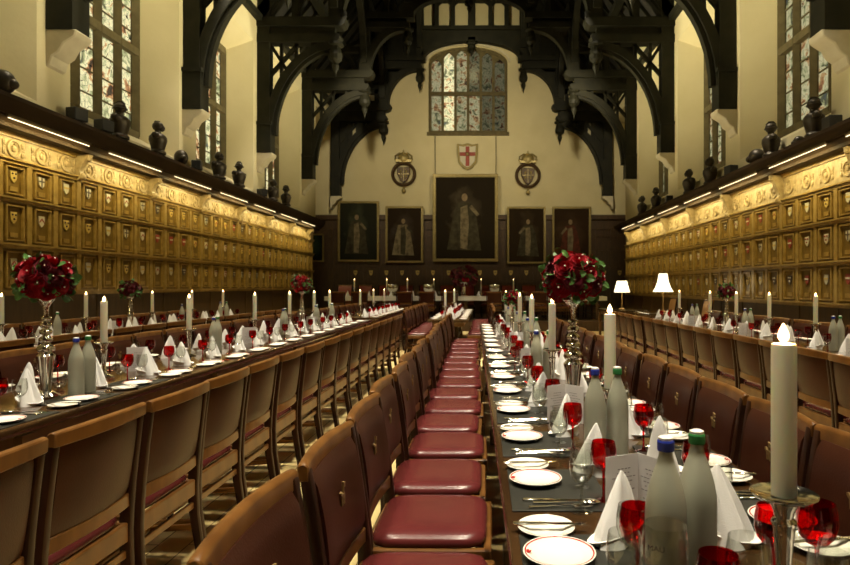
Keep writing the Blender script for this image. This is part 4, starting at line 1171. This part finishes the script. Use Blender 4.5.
# ------------------------------------------------------------------ things on the cornice shelves
def make_bust(v):
    t = empty('armour_bust')
    MB().lathe([(.11, 0), (.115, .02), (.06, .04), (.05, .07)], 16).build('stand', M['black'], t)
    m = MB(); m.lathe([(.13, .05), (.135, .08), (.105, .12), (.125, .20), (.15, .29), (.145, .35), (.10, .40), (.05, .425)], 20); 
    o = m.build('breastplate', M['iron'], t, smooth=True); o.scale = (1.0, 1.15, 1)
    m = MB(); m.sphere((0, .165, .35), .07, 10, 8, (1, .8, .9)); m.sphere((0, -.165, .35), .07, 10, 8, (1, .8, .9)); m.build('pauldron', M['iron'], t, smooth=True)
    m = MB(); m.lathe([(.05, .42), (.055, .46)], 14)
    m.sphere((0, 0, .54), .088, 16, 10, (1.1, .92, 1.0)); h = m.build('helmet', M['iron'], t, smooth=True)
    m = MB()
    if v == 0: m.lathe([(.09, 0), (.11, -.01), (.113, .0), (.09, .01)], 20, (0, 0, .53)); m.prism([(-.09, .60), (-.04, .655), (.04, .655), (.09, .60), (0, .58)], 'y', -.006, .006)
    else: m.sphere((.05, 0, .51), .07, 12, 8, (1, .8, .9)); m.prism([(-.10, .55), (-.05, .645), (.04, .64), (.0, .60)], 'y', -.005, .005)
    m.build('visor', M['iron'], h, smooth=True)
    return t
B0, B1 = Proto(make_bust(0)), Proto(make_bust(1))
def make_flood():
    t = empty('floodlight')
    MB().box(-.09, .09, -.11, .11, .05, .23).build('housing', M['black'], t, bevel=.01, seg=1)
    m = MB(); m.tube([(0, -.13, .14), (0, -.13, .0), (0, .13, 0), (0, .13, .14)], .008, 6); m.build('yoke', M['black'], t)
    return t
FL = Proto(make_flood())
def make_helm():
    t = MB().sphere((0, 0, .13), .11, 16, 10, (1.15, .95, 1.15)).build('helmet', M['iron'], smooth=True)
    MB().sphere((.09, 0, .11), .07, 10, 8, (1, .8, .8)).build('visor', M['iron'], t, smooth=True)
    MB().lathe([(.07, 0), (.08, .012), (.05, .03)], 14).build('stand', M['black'], t)
    return t
HE = Proto(make_helm())
def ycol(px, x): return x * 610 / (px - 484.0)
cn = 0
for px, kind in ((120, 'b0'), (158, 'b1'), (219, 'b1'), (239, 'b0'), (273, 'b1'), (286, 'b0')):
    y = ycol(px, UL + .2); (B0 if kind == 'b0' else B1).put((UL + .2, y, ZSL), jit(.3), 'steel armour bust with helmet, %s from camera on shelf opposite the lampshades' % ORD[cn], 'armour', 'armour busts opposite the lampshades', (1, 1, 1.0)); cn += 1
cn = 0
for px, kind in ((814, 'b0'), (771, 'b0'), (710, 'b1'), (689, 'b1'), (656, 'b0'), (642, 'b1')):
    y = ycol(px, UR - .2); (B0 if kind == 'b0' else B1).put((UR - .2, y, ZSR), PI + jit(.3), 'steel armour bust with helmet, %s from camera on the lampshade-side shelf' % ORD[cn], 'armour', 'armour busts on the lampshade side', (1, 1, 1.0)); cn += 1
for cn, px in enumerate((2, 181)): HE.put((UL + .2, ycol(px, UL + .2), ZSL), jit(1), 'steel helmet resting on shelf opposite lampshades, %s from camera' % ORD[cn], 'helmet', 'loose helmets', (1.2, 1.2, 1.2) if cn == 0 else None)
HE.put((UR - .2, ycol(757, UR - .2), ZSR), 2.6, 'steel helmet resting on the lampshade-side shelf next to an armour bust', 'helmet', 'loose helmets')
HE.put((UR - .2, ycol(799, UR - .2), ZSR), 2.6, 'steel helmet behind the black floodlight on the lampshade-side shelf', 'helmet', 'loose helmets', (.7, .7, .7))
for cn, px in enumerate((77, 104, 197, 262)): FL.put((UL + .2, ycol(px, UL + .2), ZSL), jit(.3), 'black floodlight on the shelf opposite lampshades, %s from camera' % ORD[cn], 'floodlight', 'floodlights opposite the lampshades')
for cn, px in enumerate((832, 731, 669)): FL.put((UR - .2, ycol(px, UR - .2), ZSR), jit(.3), 'black floodlight on the lampshade-side shelf, %s from camera' % ORD[cn], 'floodlight', 'floodlights on the lampshade side')

# ------------------------------------------------------------------ end wall pictures and crests
def oval(cx, cz, rx, rz, n=14): return [(cx + rx * math.cos(2 * PI * k / n), cz + rz * math.sin(2 * PI * k / n)) for k in range(n)]
pd = pbr('paint_flesh', (.30, .22, .12), .7, col2=(.20, .14, .08), scale=9, spec=.1)
pb = pbr('paint_pale', (.26, .21, .12), .7, col2=(.09, .07, .04), scale=6, spec=.1)
pg = pbr('paint_dark', (.075, .065, .035), .7, col2=(.03, .025, .015), scale=5, spec=.1)  # dark muted paint for robes and sashes
pr_ = pbr('paint_red', (.13, .035, .02), .7, col2=(.05, .02, .012), scale=5, spec=.1)
def figure(cx, robe, pale, arm=1):
    return [('painted_robe', robe, [[(cx - .20, -.36), (cx - .13, .02), (cx - .09, .17), (cx + .07, .18), (cx + .13, .03), (cx + .19, -.37)]]),
            ('painted_sash', pale, [[(cx - .05, -.34), (cx - .045, .12), (cx + .03, .15), (cx + .05, -.05), (cx + .03, -.36)], [(cx + arm * .05, .12), (cx + arm * .14, .02), (cx + arm * .17, .04), (cx + arm * .08, .15)]]),
            ('painted_head', pd, [oval(cx, .235, .034, .045)])]
def painting(px0, px1, py0, py1, mat, label, fw=.1, wires=False, fig=None):
    k = 24.3 / 610; x0, x1 = (px0 - 484) * k, (px1 - 484) * k; z1, z0 = 1.4 + (286 - py0) * k, 1.4 + (286 - py1) * k
    w, h = x1 - x0, z1 - z0
    t = empty('painting', ((x0 + x1) / 2, YE - .19, (z0 + z1) / 2)); tag(t, label, 'painting', 'paintings on the end wall')
    m = MB()
    for (a, b_, c, d) in ((-w / 2, w / 2, h / 2 - fw, h / 2), (-w / 2, w / 2, -h / 2, -h / 2 + fw), (-w / 2, -w / 2 + fw, -h / 2 + fw, h / 2 - fw), (w / 2 - fw, w / 2, -h / 2 + fw, h / 2 - fw)):
        m.box(a, b_, -.04, .03, c, d)
        m.box(a + (.02 if a < 0 and b_ - a > fw + .01 or a < 0 else .02), b_ - .02, -.055, -.04, c + .02, d - .02)
    m.build('picture_frame', M['gold_frame'], t, bevel=.008, seg=1)
    cv = MB().box(-w / 2 + fw, w / 2 - fw, -.005, .02, -h / 2 + fw, h / 2 - fw).build('canvas', mat, t)
    if fig:
        for j, (nm, cm, polys) in enumerate(fig):
            m = MB()
            for poly in polys: m.prism([(p[0] * h, p[1] * h) for p in poly], 'y', -.0065 - .001 * j, -.005)
            m.build(nm, cm, cv)
    m = MB().box(-.10, .10, -.062, -.055, -h / 2 + .02, -h / 2 + .075); m.build('name_plate', M['gilt'], t)
    if wires:
        m = MB(); zt = 7.42 - (z0 + z1) / 2
        for s in (-1, 1): m.tube([(s * w * .47, .1, h / 2 - .02), (s * w * .47, .15, zt)], .012, 5)
        m.build('hanging_wire', M['bronze'], t)
    return t
painting(433, 498, 174.5, 262, canvas('canvas_main', (.022, .016, .009), (.10, .08, .05), (-.05, .1), (.75, 1.35), 3.1), 'large dark painting in the middle of the end wall under the window', .13, True, figure(-.01, pg, pb, 1))
painting(338.5, 379.5, 201.5, 262, canvas('canvas_a', (.022, .022, .014), (.07, .08, .045), (-.05, .1), (.5, 1.2), 5.2), 'dark full-length portrait, green-grey figure, outermost on the aisle side', .085, False, figure(-.03, pg, pb, 1))
painting(386, 423.5, 206.5, 263, canvas('canvas_b', (.028, .018, .010), (.08, .065, .05), (-.05, .0), (.5, 1.1), 7.7), 'dark full-length portrait between the big painting and the aisle-side outermost', .085, False, figure(-.02, pb, pg, 1))
painting(507, 545.5, 207, 264, canvas('canvas_c', (.028, .018, .009), (.08, .06, .035), (.08, -.1), (.42, 1.2), 9.4), 'dark portrait with a pale draped figure just lampshade-side of the big painting', .085, False, figure(.03, pg, pb, -1))
painting(552, 590.5, 207, 265, canvas('canvas_d', (.035, .020, .010), (.08, .05, .03), (-.05, .0), (.6, 1.0), 1.4), 'dark reddish portrait above the ball of roses, outermost on lampshade side', .085, False, figure(-.02, pr_, pb, -1))
painting(306.5, 324.5, 234, 262, canvas('canvas_e', (.012, .016, .009), (.08, .13, .06), (-.1, .1), (.4, .5), 2.4), 'small dark green painting in the corner by the lit panelling end', .06)
def roundel(px, py0, py1, label, sm):
    k = 24.3 / 610; x = (px - 484) * k; z = 1.4 + (286 - (py0 + py1) / 2) * k; H = (py1 - py0) * k
    t = empty('royal_crest', (x, YE - .04, z)); tag(t, label, 'crest', 'carved crests on the end wall')
    r = H * .255; cz = -H * .07
    m = MB(); m.torus((0, -.04, cz), r, .065, 'y', 40, 8); m.build('garter_ring', M['bronze'], t, smooth=True)
    m = MB(); q = r * .78
    m.prism([(-q * .75, cz + q * .8), (q * .75, cz + q * .8), (q * .75, cz), (q * .45, cz - q * .7), (0, cz - q * 1.1), (-q * .45, cz - q * .7), (-q * .75, cz)], 'y', -.09, .0); sh = m.build('shield', M['bronze'], t, bevel=.02, seg=1)
    m = MB()
    m.box(-.01, .01, -.1, -.09, cz - q * .8, cz + q * .75); m.box(-q * .7, q * .7, -.1, -.09, cz - .01, cz + .015)
    for (a, b_) in ((-.11, .1), (.11, .1), (-.1, -.1), (.1, -.1)): m.sphere((a, -.1, cz + b_), .045, 8, 6, (1, .5, 1.3))
    m.build('quartering', M['gold_frame'], sh)
    m = MB(); zc = cz + r + .04; w = r * .72
    m.box(-w, w, -.12, 0, zc, zc + .09)
    for kx in range(5):
        xx = -w + 2 * w * kx / 4; m.sphere((xx, -.06, zc + .12), .05, 8, 6)
    for s in (-1, 1):
        m.tube([(s * w, -.06, zc + .1), (s * w * 1.05, -.06, zc + .24), (s * w * .5, -.06, zc + .36), (0, -.06, zc + .30)], .03, 6)
    m.tube([(0, -.1, zc + .1), (0, -.14, zc + .22), (0, -.06, zc + .32)], .028, 6)
    m.sphere((0, -.06, zc + .36), .05, 8, 6); m.box(-.012, .012, -.07, -.05, zc + .38, zc + .50); m.box(-.04, .04, -.07, -.05, zc + .43, zc + .455)
    m.sphere((0, -.03, zc + .15), w * .75, 12, 8, (1, .5, 1)); m.build('crown', M['gold_frame'], t, smooth=True)
    m = MB(); m.tube([(0, -.05, cz - r), (0, -.05, cz - r - .18)], .035, 6); m.sphere((0, -.05, cz - r - .23), .085, 10, 6, (1, .6, 1.1)); m.build('pendant', M['gold_frame'], t, smooth=True)
    return t
roundel(403.5, 149.5, 192.5, 'carved crowned oval crest on the aisle side of the red cross shield', 0)
roundel(528, 150, 194.5, 'carved crowned oval crest on the lampshade side of the red cross shield', 1)
k = 24.3 / 610
t = empty('cross_shield', ((467.5 - 484) * k, YE - .03, 1.4 + (286 - 156) * k)); tag(t, 'painted shield with red cross and gold border above the big painting', 'shield')
pts = [(-.42, .5), (-.2, .46), (0, .52), (.2, .46), (.42, .5), (.40, .1), (.36, -.25), (.18, -.47), (0, -.56), (-.18, -.47), (-.36, -.25), (-.40, .1)]
MB().prism(pts, 'y', -.05, 0).build('border', M['gold_frame'], t, bevel=.012, seg=1)
MB().prism([(p[0] * .78, p[1] * .8) for p in pts], 'y', -.07, -.05).build('field', M['shield_w'], t)
m = MB(); m.box(-.075, .075, -.085, -.07, -.40, .38); m.box(-.31, .31, -.085, -.07, .0, .15); m.build('red_cross', M['shield_r'], t)
MB().sphere((0, -.088, .075), .07, 12, 8, (1, .3, 1)).build('lamb_boss', M['gilt'], t, smooth=True)

# ------------------------------------------------------------------ hall lighting, with added fill
def area(name, loc, d, sx, sy, e, col=(1, .84, .55), spread=None):
    ld = bpy.data.lights.new(name, 'AREA'); ld.shape = 'RECTANGLE'; ld.size = sx; ld.size_y = sy; ld.energy = e; ld.color = col
    if spread: ld.spread = spread
    o = bpy.data.objects.new(name, ld); COL.objects.link(o); o.location = loc
    aim(o, d); return o
# the floodlights on the shelves wash the pale upper wall across the hall
for i, y in enumerate([3.5, 6.6, 9.4, 12.4, 15.4, 18.6]):
    area('wall_wash', (UL + .42, y, ZSL + .22), (1, 0, .42), .25, .5, 72, (1, .89, .56), R(52))
    area('wall_wash', (UR - .42, y, ZSR + .22), (-1, 0, .42), .25, .5, 72, (1, .89, .56), R(52))
def spot(loc, to, e, ang, col=(1, .88, .64), blend=.6, r=.12):
    ld = bpy.data.lights.new('beam_spot', 'SPOT'); ld.energy = e; ld.spot_size = R(ang); ld.spot_blend = blend; ld.color = col; ld.shadow_soft_size = r
    o = bpy.data.objects.new('beam_spot', ld); COL.objects.link(o); o.location = loc
    o.rotation_euler = (Vector(to) - Vector(loc)).to_track_quat('-Z', 'Y').to_euler(); return o
fx = Proto(MB().lathe([(.05, .0), (.07, .02), (.08, .16), (.07, .17)], 14).build('beam_spotlight', M['black'])); nf = 0
for Y in (4.7, 8.6, 12.4, 16.4):
    for s in (-1, 1):
        x = XC + s * 3.25
        spot((x, Y - .34, 8.62), (x * .6, Y - 1.2, .7), 40, 80)
        fx.put((x, Y - .1, 8.56), 0, 'small black spotlight on a hammer beam, %s from camera %s' % (ORD[nf // 2], 'aisle side' if s < 0 else 'lampshade side'), 'spotlight', 'spotlights on the roof beams'); nf += 1
for x in (-3.6, 2.5): spot((x, 17.4, 7.5), (x * .8 , YE, 6.6), 620, 80, (1, .86, .56))  # unseen spots added to brighten the end wall, no fixtures
spot((XC, 21.2, 10.9), (XC, YE, 12.6), 160, 110, (1, .86, .5))  # unseen spot added to light the end wall behind the top arch
for x, ys_, e in ((.5, (1.2, 4.2, 7.2, 10.2, 13.5, 16.8), 85), (-2.3, (1.5, 4.5, 7.5, 10.5, 13.8, 17), 75), (3.6, (4.5, 7.5, 10.5), 60), (-5.0, (5.0, 8.5, 12, 15.5), 40)):
    for y in ys_: area('table_fill', (x, y, 7.4), (0, 0, -1), .5, .9, e * .85, (1, .88, .66), R(64))  # unseen overhead fill added to brighten the tables
for i, (x, y, z) in enumerate(glow):
    if y < 13:
        ld = bpy.data.lights.new('candle_light', 'POINT'); ld.energy = 1.6; ld.color = (1, .62, .26); ld.shadow_soft_size = .012
        o = bpy.data.objects.new('candle_light', ld); COL.objects.link(o); o.location = (x, y, z)

w = bpy.data.worlds.new('World'); SC.world = w; w.use_nodes = True
bg = w.node_tree.nodes['Background']; bg.inputs[0].default_value = (.10, .12, .2, 1); bg.inputs[1].default_value = .3

# ------------------------------------------------------------------ camera
cd = bpy.data.cameras.new('camera'); cd.sensor_width = 36; cd.lens = 610 / 850 * 36
cd.shift_x = -(484 - 425) / 850; cd.shift_y = (286 - 282.5) / 850
cd.dof.use_dof = True; cd.dof.focus_distance = 2.6; cd.dof.aperture_fstop = 7.0
cam = bpy.data.objects.new('camera', cd); COL.objects.link(cam); cam.location = (0, 0, 1.40); cam.rotation_euler = (PI / 2, 0, 0)
SC.camera = cam
vs = SC.view_settings; vs.view_transform = 'Standard'; vs.look = 'None'; vs.gamma = 1; vs.exposure = 0; vs.use_curve_mapping = False
SC.cycles.max_bounces = 10; SC.cycles.transparent_max_bounces = 24; SC.cycles.sample_clamp_indirect = 3; SC.cycles.use_denoising = True
SC.cycles.caustics_reflective = False; SC.cycles.caustics_refractive = False
